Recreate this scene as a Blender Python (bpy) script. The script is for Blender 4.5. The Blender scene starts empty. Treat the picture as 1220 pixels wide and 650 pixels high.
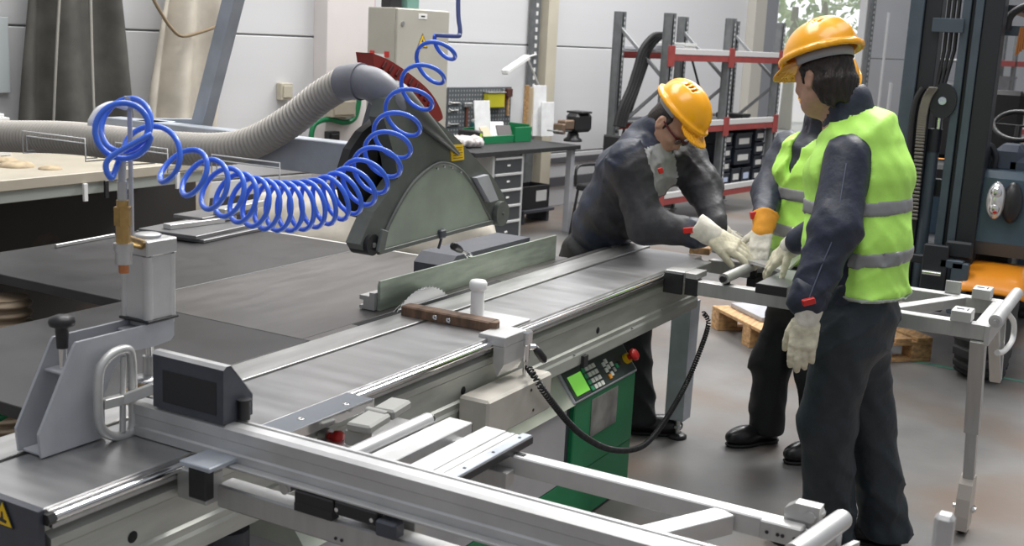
import bpy, math, random
import numpy as np
from mathutils import Vector, Matrix
random.seed(7)
scene = bpy.context.scene
COL = scene.collection
# ------------------------------------------------------------------ camera model
CAM_H = 1.8
YAW, PITCH, ROLL, FOC = 0.511, 0.2013, -0.0497, 1390.0
_f = np.array([math.cos(PITCH)*math.cos(YAW), math.cos(PITCH)*math.sin(YAW), -math.sin(PITCH)])
_r = np.cross(_f, [0, 0, 1.0]); _r /= np.linalg.norm(_r)
_d = np.cross(_f, _r)
_c, _s = math.cos(ROLL), math.sin(ROLL)
CM = np.stack([_c*_r+_s*_d, -_s*_r+_c*_d, _f])
CO = np.array([0, 0, CAM_H])
def ray(u, v): return CM.T @ np.array([(u-610)/FOC, (v-325)/FOC, 1.0])
def _on(u, v, ax, val):
    d = ray(u, v); return CO + d*((val-CO[ax])/d[ax])
def Zp(u, v, z): return _on(u, v, 2, z)
def Xp(u, v, x): return _on(u, v, 0, x)
def Yp(u, v, y): return _on(u, v, 1, y)
def Dp(u, v, dep): return CO + ray(u, v)*dep
WD = np.array([.9895, -.1445, 0]); WN = np.array([-.1445, -.9895, 0]); W0 = np.array([10.995, 5.792, 0])
def Wp(u, v, off=0.0):
    d = ray(u, v); return CO + d*(((W0+WN*off-CO) @ WN)/(d @ WN))
def wl(s, off, z):                      # point from wall coordinates
    q = W0 + WD*s + WN*off; return np.array([q[0], q[1], z])
def wsz(p):
    return float((p-W0) @ WD), float((p-W0) @ WN), float(p[2])
def V3(*a): return np.array(a, float)
def unit(a):
    a = np.asarray(a, float); n = np.linalg.norm(a); return a/n if n > 1e-9 else a
# ------------------------------------------------------------------ materials
MATS = {}
def mat(name, col, rough=.5, metal=0., noise=0., nscale=20., bump=0., bscale=80., stretch=None, spec=None, col2=None, emit=None, alpha=None, trans=0., coat=0., detail=4., mix=(.35, .65)):
    if name in MATS: return MATS[name]
    m = bpy.data.materials.new(name); m.use_nodes = True
    nt = m.node_tree; b = nt.nodes['Principled BSDF']
    c = (*col, 1)
    b.inputs['Base Color'].default_value = c
    b.inputs['Roughness'].default_value = rough
    b.inputs['Metallic'].default_value = metal
    if spec is not None: b.inputs['Specular IOR Level'].default_value = spec
    if coat: b.inputs['Coat Weight'].default_value = coat; b.inputs['Coat Roughness'].default_value = .12
    if trans: b.inputs['Transmission Weight'].default_value = trans
    if alpha is not None: b.inputs['Alpha'].default_value = alpha
    if emit:
        b.inputs['Emission Color'].default_value = (*emit[0], 1); b.inputs['Emission Strength'].default_value = emit[1]
    tc = None
    def coords(scale):
        nonlocal tc
        if tc is None: tc = nt.nodes.new('ShaderNodeTexCoord')
        mp = nt.nodes.new('ShaderNodeMapping')
        s = stretch or (1, 1, 1)
        mp.inputs['Scale'].default_value = (scale*s[0], scale*s[1], scale*s[2])
        nt.links.new(tc.outputs['Object'], mp.inputs['Vector']); return mp
    if noise or col2:
        mp = coords(nscale)
        n = nt.nodes.new('ShaderNodeTexNoise'); n.inputs['Scale'].default_value = 1; n.inputs['Detail'].default_value = detail
        nt.links.new(mp.outputs[0], n.inputs['Vector'])
        r = nt.nodes.new('ShaderNodeValToRGB')
        r.color_ramp.elements[0].position, r.color_ramp.elements[1].position = mix
        c2 = col2 if col2 else tuple(min(1, x*(1+noise)) for x in col)
        c1 = col if col2 else tuple(x*(1-noise) for x in col)
        r.color_ramp.elements[0].color = (*c1, 1); r.color_ramp.elements[1].color = (*c2, 1)
        nt.links.new(n.outputs['Fac'], r.inputs['Fac']); nt.links.new(r.outputs['Color'], b.inputs['Base Color'])
        mr = nt.nodes.new('ShaderNodeMapRange'); mr.inputs['To Min'].default_value = max(.03, rough-.08); mr.inputs['To Max'].default_value = min(1, rough+.1)
        nt.links.new(n.outputs['Fac'], mr.inputs['Value']); nt.links.new(mr.outputs[0], b.inputs['Roughness'])
    if bump:
        mp = coords(bscale)
        n = nt.nodes.new('ShaderNodeTexNoise'); n.inputs['Scale'].default_value = 1; n.inputs['Detail'].default_value = 3
        nt.links.new(mp.outputs[0], n.inputs['Vector'])
        bn = nt.nodes.new('ShaderNodeBump'); bn.inputs['Strength'].default_value = bump; bn.inputs['Distance'].default_value = .01
        nt.links.new(n.outputs['Fac'], bn.inputs['Height']); nt.links.new(bn.outputs[0], b.inputs['Normal'])
    MATS[name] = m; return m
# ------------------------------------------------------------------ objects
def tag(o, label=None, cat=None, group=None, kind=None):
    if label: o['label'] = label
    if cat: o['category'] = cat
    if group: o['group'] = group
    if kind: o['kind'] = kind
    return o
def thing(name, loc, label, cat, group=None):
    o = bpy.data.objects.new(name, None); COL.objects.link(o); o.empty_display_size = .1
    o.location = tuple(float(x) for x in loc)
    return tag(o, label, cat, group)
def world_loc(o):
    p = Vector((0, 0, 0))
    while o is not None: p = p + o.location; o = o.parent
    return np.array(p)
def link_mesh(name, V, F, mats, parent=None, smooth=None, fm=None, origin=None, sharp=35):
    me = bpy.data.meshes.new(name)
    off = world_loc(parent) if parent is not None else (np.asarray(origin, float) if origin is not None else np.zeros(3))
    V = np.asarray(V, float) - off
    me.from_pydata([tuple(v) for v in V], [], [tuple(int(i) for i in f) for f in F])
    ms = mats if isinstance(mats, (list, tuple)) else [mats]
    for m in ms: me.materials.append(m)
    if fm is not None: me.polygons.foreach_set('material_index', np.asarray(fm, dtype=np.int32))
    if smooth is not None: me.polygons.foreach_set('use_smooth', np.asarray(smooth, dtype=bool))
    me.update()
    o = bpy.data.objects.new(name, me); COL.objects.link(o)
    if parent is not None: o.parent = parent
    elif origin is not None: o.location = tuple(off)
    return o
def copy_tree(o, parent=None):
    c = o.copy(); COL.objects.link(c)
    if parent is not None: c.parent = parent
    for ch in list(o.children): copy_tree(ch, c)
    return c
def basis(w):
    w = unit(w); a = np.array([0, 0, 1.]) if abs(w[2]) < .9 else np.array([1., 0, 0])
    u = unit(np.cross(a, w)); return u, np.cross(w, u), w
def rotz(a): c, s = math.cos(a), math.sin(a); return np.array([[c, -s, 0], [s, c, 0], [0, 0, 1.]])
def roteuler(x, y, z): return np.array(Matrix.Rotation(z, 3, 'Z') @ Matrix.Rotation(y, 3, 'Y') @ Matrix.Rotation(x, 3, 'X'))
class MB:
    def __init__(s): s.V = []; s.F = []; s.S = []; s.M = []; s.m = 0
    def add(s, V, F, smooth=False):
        n = len(s.V); s.V += [np.asarray(v, float) for v in V]
        for f in F: s.F.append([i+n for i in f]); s.S.append(smooth); s.M.append(s.m)
        return s
    def box(s, c, size, R=None, ch=.0015):
        c = np.asarray(c, float); h = np.asarray(size, float)/2
        ch = min(ch, .45*min(h))
        V = []; idx = {}
        for sx in (-1, 1):
            for sy in (-1, 1):
                for sz in (-1, 1):
                    for ax in range(3):
                        sg = np.array([sx, sy, sz], float); p = sg*h
                        for k in range(3):
                            if k != ax: p[k] -= sg[k]*ch
                        idx[(sx, sy, sz, ax)] = len(V); V.append(p)
        F = []
        for ax in range(3):
            a, b = [k for k in range(3) if k != ax]
            for sg in (-1, 1):
                q = []
                for (i, j) in ((-1, -1), (1, -1), (1, 1), (-1, 1)):
                    t = [0, 0, 0]; t[ax] = sg; t[a] = i; t[b] = j; q.append(idx[(*t, ax)])
                F.append(q)
        for ax in range(3):
            a, b = [k for k in range(3) if k != ax]
            for i in (-1, 1):
                for j in (-1, 1):
                    q = []
                    for e, axx in ((-1, a), (1, a), (1, b), (-1, b)):
                        t = [0, 0, 0]; t[ax] = e; t[a] = i; t[b] = j; q.append(idx[(*t, axx)])
                    F.append(q)
        for sx in (-1, 1):
            for sy in (-1, 1):
                for sz in (-1, 1): F.append([idx[(sx, sy, sz, k)] for k in range(3)])
        V = np.array(V)
        F2 = []
        for f in F:
            ctr = V[f].mean(0); n = np.cross(V[f[1]]-V[f[0]], V[f[2]]-V[f[0]])
            F2.append(f if n @ ctr > 0 else f[::-1])
        if R is not None: V = V @ np.asarray(R).T
        return s.add(V+c, F2)
    def ab(s, x0, x1, y0, y1, z0, z1, ch=.0015):
        return s.box(((x0+x1)/2, (y0+y1)/2, (z0+z1)/2), (abs(x1-x0), abs(y1-y0), abs(z1-z0)), None, ch)
    def bar(s, p0, p1, w, h, up=(0, 0, 1), ch=.0015):      # rectangular bar from p0 to p1, top centre line given by the middle
        p0 = np.asarray(p0, float); p1 = np.asarray(p1, float); x = unit(p1-p0)
        y = unit(np.cross(up, x)); z = np.cross(x, y)
        return s.box((p0+p1)/2, (np.linalg.norm(p1-p0), w, h), np.stack([x, y, z], 1), ch)
    def cyl(s, p0, p1, r0, r1=None, n=20, caps=True, smooth=True):
        r1 = r0 if r1 is None else r1
        p0 = np.asarray(p0, float); p1 = np.asarray(p1, float); u, v, w = basis(p1-p0)
        A = [2*math.pi*i/n for i in range(n)]
        V = [p0+r0*(math.cos(a)*u+math.sin(a)*v) for a in A]+[p1+r1*(math.cos(a)*u+math.sin(a)*v) for a in A]
        s.add(V, [[i, (i+1) % n, n+(i+1) % n, n+i] for i in range(n)], smooth)
        if caps:
            s.add(V[:n], [list(range(n))[::-1]]); s.add(V[n:], [list(range(n))])
        return s
    def tube(s, path, r, n=8, closed=False, caps=True):
        P = np.asarray(path, float); m = len(P)
        R = np.full(m, r) if np.isscalar(r) else np.asarray(r)
        T = np.gradient(P, axis=0) if not closed else np.roll(P, -1, 0)-np.roll(P, 1, 0)
        u = None; V = []
        for i in range(m):
            t = unit(T[i])
            if u is None: u, v, _ = basis(t)
            u = unit(u-t*(u @ t)); v = np.cross(t, u)
            for k in range(n):
                a = 2*math.pi*k/n; V.append(P[i]+R[i]*(math.cos(a)*u+math.sin(a)*v))
        F = []
        for i in range(m if closed else m-1):
            j = (i+1) % m
            for k in range(n): F.append([i*n+k, i*n+(k+1) % n, j*n+(k+1) % n, j*n+k])
        s.add(V, F, True)
        if caps and not closed: s.add(V[:n], [list(range(n))[::-1]]); s.add(V[-n:], [list(range(n))])
        return s
    def prism(s, prof, o, ux, uy, ext, smooth=False):      # 2-D profile in (ux,uy) at o, extruded along ext
        o = np.asarray(o, float); ux = np.asarray(ux, float); uy = np.asarray(uy, float); ext = np.asarray(ext, float)
        n = len(prof); ar = sum(prof[i][0]*prof[(i+1) % n][1]-prof[(i+1) % n][0]*prof[i][1] for i in range(n))
        if (ar > 0) != (np.cross(ux, uy) @ ext > 0): prof = prof[::-1]
        A = [o+ux*p[0]+uy*p[1] for p in prof]; B = [a+ext for a in A]
        s.add(A+B, [[i, (i+1) % n, n+(i+1) % n, n+i] for i in range(n)], smooth)
        s.add(A, [list(range(n))[::-1]]); s.add(B, [list(range(n))]); return s
    def lathe(s, prof, o, axis=(0, 0, 1), n=24):
        o = np.asarray(o, float); u, v, w = basis(axis); V = []; m = len(prof)
        for r, h in prof:
            for k in range(n):
                a = 2*math.pi*k/n; V.append(o+w*h+r*(math.cos(a)*u+math.sin(a)*v))
        F = []
        for i in range(m-1):
            for k in range(n): F.append([i*n+k, i*n+(k+1) % n, (i+1)*n+(k+1) % n, (i+1)*n+k])
        s.add(V, F, True)
        if prof[0][0] > 1e-6: s.add(V[:n], [list(range(n))[::-1]])
        if prof[-1][0] > 1e-6: s.add(V[-n:], [list(range(n))])
        return s
    def grid(s, pts, smooth=True, thick=None):             # pts[i][j] array -> sheet (with thickness along mean normal)
        P = np.asarray(pts, float); a, b = P.shape[:2]
        F = [[i*b+j, i*b+j+1, (i+1)*b+j+1, (i+1)*b+j] for i in range(a-1) for j in range(b-1)]
        if thick is None: return s.add(P.reshape(-1, 3), F, smooth)
        gu = np.gradient(P, axis=0); gv = np.gradient(P, axis=1); N = np.cross(gu, gv); N /= np.linalg.norm(N, axis=2, keepdims=True)+1e-9
        Q = P-N*thick; n = a*b
        F2 = [[n+i for i in f[::-1]] for f in F]
        ring = [j for j in range(b)]+[i*b+b-1 for i in range(1, a)]+[(a-1)*b+j for j in range(b-2, -1, -1)]+[i*b for i in range(a-2, 0, -1)]
        E = [[ring[k], n+ring[k], n+ring[(k+1) % len(ring)], ring[(k+1) % len(ring)]] for k in range(len(ring))]
        return s.add(np.concatenate([P.reshape(-1, 3), Q.reshape(-1, 3)]), F+F2+E, smooth)
    def sphere(s, c, r, n=16, m=10, sc=(1, 1, 1), R=None):
        V = []; sc = np.asarray(sc)
        for i in range(m+1):
            t = math.pi*i/m
            for k in range(n):
                a = 2*math.pi*k/n; p = np.array([math.sin(t)*math.cos(a), math.sin(t)*math.sin(a), math.cos(t)])*r*sc
                V.append((R @ p if R is not None else p)+np.asarray(c))
        return s.add(V, [[i*n+k, (i+1)*n+k, (i+1)*n+(k+1) % n, i*n+(k+1) % n] for i in range(m) for k in range(n)], True)
    def build(s, name, mats, parent=None, origin=None, kind=None, label=None):
        if parent is None and origin is None:
            Vv = np.array(s.V); origin = np.array([(Vv[:, 0].min()+Vv[:, 0].max())/2, (Vv[:, 1].min()+Vv[:, 1].max())/2, Vv[:, 2].min()])
        o = link_mesh(name, s.V, s.F, mats, parent, s.S, s.M, origin)
        if kind: o['kind'] = kind
        if label: o['label'] = label
        return o
def spline(pts, n=12):                                      # Catmull-Rom through pts
    P = np.asarray(pts, float); P = np.vstack([2*P[0]-P[1], P, 2*P[-1]-P[-2]]); out = []
    for i in range(1, len(P)-2):
        for k in range(n):
            t = k/n; a, b, c, d = P[i-1:i+3]
            out.append(.5*(2*b+(c-a)*t+(2*a-5*b+4*c-d)*t*t+(3*b-a-3*c+d)*t**3))
    out.append(P[-2]); return np.array(out)
# ------------------------------------------------------------------ implicit surfaces (figures, cloth, gloves)
class SDF:
    def __init__(s, lo, hi, h, zs=None):
        lo = np.asarray(lo, float); hi = np.asarray(hi, float)
        s.ax = [np.arange(lo[k], hi[k]+h, h) for k in range(3)]
        if zs is not None: s.ax[2] = np.asarray(zs, float)
        s.shape = tuple(len(a) for a in s.ax); s.f = np.full(s.shape, 1.0, np.float32)
    def sl(s, lo, hi):
        out = []
        for k in range(3):
            a = np.searchsorted(s.ax[k], lo[k]); b = np.searchsorted(s.ax[k], hi[k]); out.append(slice(max(0, a), max(a, b)))
        return tuple(out)
    def pts(s, sl):
        return np.stack(np.meshgrid(*[s.ax[k][sl[k]] for k in range(3)], indexing='ij'), -1)
    def put(s, lo, hi, fn, k=.02, op='u'):
        m = max(.06, 2*k); lo = np.asarray(lo)-m; hi = np.asarray(hi)+m
        sl = s.sl(lo, hi); p = s.pts(sl)
        if 0 in p.shape: return s
        d = fn(p); o = s.f[sl]
        if op == 'u':
            hh = np.clip(k-np.abs(o-d), 0, None)/max(k, 1e-6); s.f[sl] = np.minimum(o, d)-hh*hh*k*.25
        elif op == 's':
            d = -d; hh = np.clip(k-np.abs(o-d), 0, None)/max(k, 1e-6); s.f[sl] = np.maximum(o, d)+hh*hh*k*.25
        return s
    def cone(s, a, b, ra, rb=None, k=.02, op='u'):
        a = np.asarray(a, float); b = np.asarray(b, float); rb = ra if rb is None else rb; ab = b-a; L = max(ab @ ab, 1e-9); r = max(ra, rb)
        def fn(p):
            t = np.clip(((p-a) @ ab)/L, 0, 1); return np.linalg.norm(p-a-t[..., None]*ab, axis=-1)-(ra+(rb-ra)*t)
        return s.put(np.minimum(a, b)-r, np.maximum(a, b)+r, fn, k, op)
    def chain(s, P, R, k=.02):
        for i in range(len(P)-1): s.cone(P[i], P[i+1], R[i], R[i+1], k)
        return s
    def ell(s, c, r, R=None, k=.02, op='u'):
        c = np.asarray(c, float); r = np.asarray(r, float); R = np.eye(3) if R is None else np.asarray(R); mr = r.max()
        def fn(p):
            q = (p-c) @ R; k0 = np.linalg.norm(q/r, axis=-1); k1 = np.linalg.norm(q/(r*r), axis=-1)+1e-9; return k0*(k0-1)/k1
        return s.put(c-mr, c+mr, fn, k, op)
    def box(s, c, h, R=None, rd=.005, k=.01, op='u'):
        c = np.asarray(c, float); h = np.asarray(h, float)-rd; R = np.eye(3) if R is None else np.asarray(R); mr = np.linalg.norm(h)+rd
        def fn(p):
            q = np.abs((p-c) @ R)-h; return np.linalg.norm(np.maximum(q, 0), axis=-1)+np.minimum(q.max(-1), 0)-rd
        return s.put(c-mr, c+mr, fn, k, op)
    def loft(s, C, Rt, A, B, k=.02):                       # elliptical sections: centres, right vectors, half widths, half depths
        C = np.asarray(C, float)
        for i in range(len(C)-1):
            a, b = C[i], C[i+1]; ab = b-a; L = ab @ ab; w = unit(ab)
            r0 = np.asarray(Rt[i], float); r1 = np.asarray(Rt[i+1], float); mr = max(A[i], A[i+1], B[i], B[i+1])
            def fn(p, a=a, ab=ab, L=L, w=w, r0=r0, r1=r1, i=i):
                t = np.clip(((p-a) @ ab)/L, 0, 1); q = p-a-t[..., None]*ab
                rr = r0+(r1-r0)*t[..., None]; rr = rr-w*(rr @ w)[..., None]; rr /= np.linalg.norm(rr, axis=-1, keepdims=True)
                ff = np.cross(w, rr); x = (q*rr).sum(-1); y = (q*ff).sum(-1); z = q @ w
                aa = A[i]+(A[i+1]-A[i])*t; bb = B[i]+(B[i+1]-B[i])*t
                mz = .5*np.minimum(aa, bb)
                k0 = np.sqrt((x/aa)**2+(y/bb)**2+(z/mz)**2); k1 = np.sqrt((x/aa**2)**2+(y/bb**2)**2+(z/mz**2)**2)+1e-9
                return k0*(k0-1)/k1
            s.put(np.minimum(a, b)-mr, np.maximum(a, b)+mr, fn, k)
        return s
    def mod(s, fn): s.f = np.asarray(fn(s.pts((slice(None),)*3), s.f), np.float32); return s
    def mesh(s, relax=2):
        f = s.f; nx, ny, nz = f.shape; ins = f < 0
        cnt = sum(ins[i:nx-1+i, j:ny-1+j, k:nz-1+k].astype(np.int8) for i in (0, 1) for j in (0, 1) for k in (0, 1))
        act = (cnt > 0) & (cnt < 8); idx = np.full(act.shape, -1, np.int64); cells = np.argwhere(act); idx[act] = np.arange(len(cells))
        acc = np.zeros((len(cells), 3)); num = np.zeros(len(cells))
        X = [np.asarray(a) for a in s.ax]; ci, cj, ck = cells.T
        cor = [(i, j, k) for i in (0, 1) for j in (0, 1) for k in (0, 1)]
        for a in range(8):
            for b in range(a+1, 8):
                A, B = cor[a], cor[b]
                if sum(abs(A[q]-B[q]) for q in range(3)) != 1: continue
                fa = f[ci+A[0], cj+A[1], ck+A[2]]; fb = f[ci+B[0], cj+B[1], ck+B[2]]; m = (fa < 0) != (fb < 0)
                t = np.where(m, fa/np.where(m, fa-fb, 1), 0)
                pa = np.stack([X[0][ci+A[0]], X[1][cj+A[1]], X[2][ck+A[2]]], 1); pb = np.stack([X[0][ci+B[0]], X[1][cj+B[1]], X[2][ck+B[2]]], 1)
                acc += np.where(m[:, None], pa+(pb-pa)*t[:, None], 0); num += m
        V = acc/num[:, None]; F = []
        for ax in range(3):
            o = [k for k in range(3) if k != ax]
            S0 = [slice(1, -1)]*3; S1 = [slice(1, -1)]*3; S0[ax] = slice(0, -1); S1[ax] = slice(1, None)
            a = ins[tuple(S0)]; b = ins[tuple(S1)]
            E = np.argwhere(a != b); base = np.ones(3, int); base[ax] = 0
            for sgn in (True, False):
                e = E[a[tuple(E.T)] == sgn]+base
                q = []
                for (di, dj) in ((-1, -1), (0, -1), (0, 0), (-1, 0)):
                    d = np.zeros(3, int); d[o[0]] = di; d[o[1]] = dj; c = e+d; q.append(idx[c[:, 0], c[:, 1], c[:, 2]])
                Q = np.stack(q, 1)
                flip = (not sgn) != (ax == 1)
                F.append(Q[:, ::-1] if flip else Q)
        F = np.concatenate(F); F = F[(F >= 0).all(1)]
        for _ in range(relax):
            A = np.zeros_like(V); n = np.zeros(len(V))
            for k in range(4):
                for m in (1, 3):
                    np.add.at(A, F[:, k], V[F[:, (k+m) % 4]]); np.add.at(n, F[:, k], 1)
            V = V*.5+.5*A/np.maximum(n, 1)[:, None]
        return V, F
    def build(s, name, mats, parent=None, relax=2, fmfn=None, origin=None, label=None):
        V, F = s.mesh(relax); fm = None
        if fmfn is not None: fm = fmfn(V[F].mean(1))
        o = link_mesh(name, V, F, mats, parent, np.ones(len(F), bool), fm, origin)
        if label: o['label'] = label
        return o

# ================================================================== materials in use
M_alu = mat('aluminium', (.50, .50, .495), .42, .7, noise=.05, nscale=6, stretch=(1, 8, 1), bump=.03, bscale=150)
M_alub = mat('bright_aluminium', (.58, .58, .58), .42, .65, noise=.07, nscale=9, bump=.02, bscale=120)
M_table = mat('brushed_table', (.40, .40, .405), .33, .85, noise=.1, nscale=3, stretch=(6, 1, 1), bump=.02, bscale=200)
M_strip = mat('strip_steel', (.47, .47, .465), .38, .8, noise=.14, nscale=4, stretch=(1, 6, 1))
M_cast = mat('cast_iron', (.13, .123, .12), .36, .45, noise=.2, nscale=4, stretch=(1, 5, 1), bump=.02, bscale=300)
M_dark = mat('dark_table', (.036, .035, .036), .42, .1, noise=.2, nscale=7, bump=.02, bscale=300)
M_chrome = mat('chrome', (.8, .8, .8), .14, 1.)
M_steel = mat('steel', (.55, .55, .55), .3, .9, noise=.1, nscale=15)
M_black = mat('black_plastic', (.018, .018, .02), .4)
M_blackm = mat('black_matt', (.012, .012, .013), .7)
M_dkgrey = mat('dark_grey_paint', (.055, .06, .075), .45, noise=.1, nscale=20)
M_greyp = mat('grey_paint', (.42, .43, .46), .45, .1, noise=.08, nscale=8, bump=.03, bscale=60)
M_ltgrey = mat('light_grey_paint', (.47, .46, .47), .5, noise=.05, nscale=5)
M_green = mat('green_paint', (.014, .225, .085), .38, noise=.1, nscale=5)
M_greenp = mat('green_plastic', (.01, .19, .07), .4)
M_ledge = mat('pale_ledge', (.62, .66, .56), .3, .3, noise=.06, nscale=8)
M_guard = mat('guard_paint', (.105, .115, .105), .42, noise=.12, nscale=12)
M_window = mat('cloudy_window', (.27, .31, .255), .3, noise=.12, nscale=6, col2=None)
M_red = mat('red_plastic', (.55, .02, .015), .35)
M_dkred = mat('dark_red_paint', (.24, .014, .012), .45)
M_yellow = mat('yellow_label', (.85, .55, .01), .5)
M_white = mat('white_paint', (.78, .78, .77), .5)
M_wire = mat('white_wire', (.85, .85, .85), .35)
M_hose = mat('grey_hose', (.40, .375, .34), .5)
M_elbow = mat('elbow_plastic', (.21, .215, .24), .45, noise=.06, nscale=20)
M_blue = mat('blue_hose', (.05, .17, .80), .28, coat=.3)
M_brass = mat('brass', (.5, .33, .13), .32, 1., noise=.1, nscale=60)
M_wood = mat('dark_wood', (.13, .075, .045), .55, noise=.35, nscale=9, stretch=(1, 6, 1), bump=.1, bscale=120)
M_pine = mat('pine_wood', (.50, .30, .14), .65, noise=.3, nscale=8, stretch=(1, 5, 6), bump=.1, bscale=90)
M_screen = mat('lcd_screen', (.16, .48, .05), .3, emit=((.2, .6, .08), .55))
M_key = mat('key_white', (.72, .74, .68), .5)
M_keyg = mat('key_green', (.02, .3, .12), .5)
M_keyo = mat('key_orange', (.85, .35, .02), .5)
M_ibeam = mat('blue_steel', (.45, .485, .54), .42, .35, noise=.1, nscale=10)
M_greenalu = mat('greenish_aluminium', (.44, .50, .42), .33, .6, noise=.16, nscale=7, stretch=(1, 1, 6))
M_beam = mat('beam_aluminium', (.54, .555, .515), .45, .55, noise=.1, nscale=5, stretch=(1, 6, 6))

# ================================================================== camera and light
cam = bpy.data.cameras.new('camera'); co = bpy.data.objects.new('camera', cam); COL.objects.link(co)
co.matrix_world = Matrix(((CM[0][0], -CM[1][0], -CM[2][0], 0), (CM[0][1], -CM[1][1], -CM[2][1], 0), (CM[0][2], -CM[1][2], -CM[2][2], CAM_H), (0, 0, 0, 1)))
cam.sensor_width = 36; cam.lens = 36*FOC/1220; cam.clip_start = .05; cam.clip_end = 200
cam.dof.use_dof = True; cam.dof.focus_distance = 3.9; cam.dof.aperture_fstop = 6.3
scene.camera = co
w = bpy.data.worlds.new('World'); scene.world = w; w.use_nodes = True
wn_ = w.node_tree; bg = wn_.nodes['Background']
tcw = wn_.nodes.new('ShaderNodeTexCoord'); sx = wn_.nodes.new('ShaderNodeSeparateXYZ'); rp = wn_.nodes.new('ShaderNodeValToRGB')
wn_.links.new(tcw.outputs['Generated'], sx.inputs[0]); wn_.links.new(sx.outputs['Z'], rp.inputs['Fac'])
rp.color_ramp.elements[0].position = 0.0; rp.color_ramp.elements[0].color = (.72, .74, .78, 1)
rp.color_ramp.elements[1].position = .7; rp.color_ramp.elements[1].color = (.88, .92, 1, 1)
dt = wn_.nodes.new('ShaderNodeVectorMath'); dt.operation = 'DOT_PRODUCT'; dt.inputs[1].default_value = (.90, .40, .12)
wn_.links.new(tcw.outputs['Generated'], dt.inputs[0])
mm_ = wn_.nodes.new('ShaderNodeMapRange'); mm_.inputs['From Min'].default_value = .75; mm_.inputs['From Max'].default_value = 1; mm_.inputs['To Min'].default_value = .42; mm_.inputs['To Max'].default_value = 2.0
wn_.links.new(dt.outputs['Value'], mm_.inputs['Value']); wn_.links.new(mm_.outputs[0], bg.inputs['Strength'])
wn_.links.new(rp.outputs[0], bg.inputs['Color'])
def area(name, loc, size, power, tgt=None, col=(1, 1, 1), sy=None):
    l = bpy.data.lights.new(name, 'AREA'); l.energy = power; l.size = size; l.color = col
    if sy: l.shape = 'RECTANGLE'; l.size_y = sy
    o = bpy.data.objects.new(name, l); COL.objects.link(o); o.location = loc
    if tgt is not None: o.rotation_euler = (Vector(tgt)-Vector(loc)).to_track_quat('-Z', 'Y').to_euler()
    return o
area('overhead_fill', (5.5, 4.2, 6.5), 5.0, 260, (5.5, 3.2, 0), (1, .98, .95), 2.0)  # unseen overhead lights added to brighten the hall, which has no ceiling
area('overhead_fill', (2.6, 1.0, 6.0), 4.0, 110, (2.8, 1.4, 0), (1, .98, .95), 2.0)
area('overhead_fill', (10.5, 2.0, 7), 5.0, 560, (9.5, 2.5, 0), (1, .99, .97), 2.5)
sun = bpy.data.lights.new('sun', 'SUN'); sun.energy = 1.5; sun.angle = .25; sun.color = (1, .97, .92)
so = bpy.data.objects.new('sun', sun); COL.objects.link(so); so.rotation_euler = (Vector((-.62, .12, -.78))).to_track_quat('-Z', 'Y').to_euler()
vs = scene.view_settings
vs.view_transform = 'Standard'; vs.look = 'None'; vs.gamma = 1; vs.exposure = 0.1; vs.use_curve_mapping = False

# ================================================================== panel saw
T = .885
saw = thing('panel_saw', (3.1, 1.9, 0), 'large sliding table panel saw with grey table tops and green cabinet', 'saw')
# sliding table with its beam
m = MB(); m.ab(1.37, 4.83, 1.752, 2.012, .866, T, .002)
stab = m.build('sliding_table', M_table, saw)
prof = [(1.756, .866), (1.772, .852), (1.772, .828), (1.752, .818), (1.752, .800), (1.760, .792), (1.760, .722), (1.753, .716), (1.753, .700), (1.748, .692), (1.748, .655), (2.018, .655), (2.018, .866)]
MB().prism(prof, (1.385, 0, 0), (0, 1, 0), (0, 0, 1), (3.43, 0, 0)).build('beam', M_beam, saw)
m = MB(); m.cyl((1.372, 1.742, .866), (4.80, 1.742, .866), .0105, n=16)
rail = m.build('guide_rail', M_chrome, stab)
m = MB(); m.cyl((1.366, 1.742, .866), (1.384, 1.742, .866), .0125, n=6, smooth=False); m.build('end_plug', M_black, rail)
m = MB(); m.ab(1.385, 4.80, 1.746, 1.758, .84, .851); m.build('slide_strip', M_steel, stab)
for hx, hz in ((1.591, .745), (2.874, .745), (3.807, .747)):
    MB().lathe([(0.0, 0), (.011, 0), (.013, -.002)], (hx, 1.7575, hz), (0, -1, 0), 18).build('hole_plug', M_blackm, saw)
for hx, hz in ((2.1, .70), (2.6, .675), (3.2, .678), (3.6, .70), (4.1, .70), (4.4, .72)):
    MB().cyl((hx, 1.752, hz), (hx, 1.745, hz), .0035, n=8).build('screw', M_steel, saw)
MB().ab(3.655, 3.69, 1.735, 1.752, .640, .685).build('stop_block', M_black, saw)
# dark end cover with warning sign
m = MB(); m.prism([(1.748, .884), (2.16, .884), (2.16, .60), (2.02, .60), (1.99, .70), (1.84, .70), (1.80, .60), (1.748, .60)], (1.355, 0, 0), (0, 1, 0), (0, 0, 1), (.014, 0, 0))
ec = m.build('end_cover', M_dkgrey, saw)
tc0 = Xp(4, 612, 1.353)
def tri(o, ux, uy, s, ext): return MB().prism([(-s, -s*.8), (s, -s*.8), (0, s)], o, ux, uy, ext)
wsn = tri(tc0, V3(0, -1, 0), V3(0, 0, 1), .030, V3(-.0015, 0, 0)).build('warning_sign', M_black, ec)
tri(tc0+V3(-.0015, 0, -.001), V3(0, -1, 0), V3(0, 0, 1), .025, V3(-.001, 0, 0)).build('yellow_field', M_yellow, ec)
m = MB(); o3 = tc0+V3(-.0026, 0, 0)
m.prism([(-.010, -.014), (.010, -.016), (.012, -.010), (.003, -.008), (.001, .006), (-.003, .006), (-.004, -.006), (-.010, -.009)], o3, V3(0, -1, 0), V3(0, 0, 1), V3(-.0006, 0, 0)); m.build('hand_symbol', M_black, ec)
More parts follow.
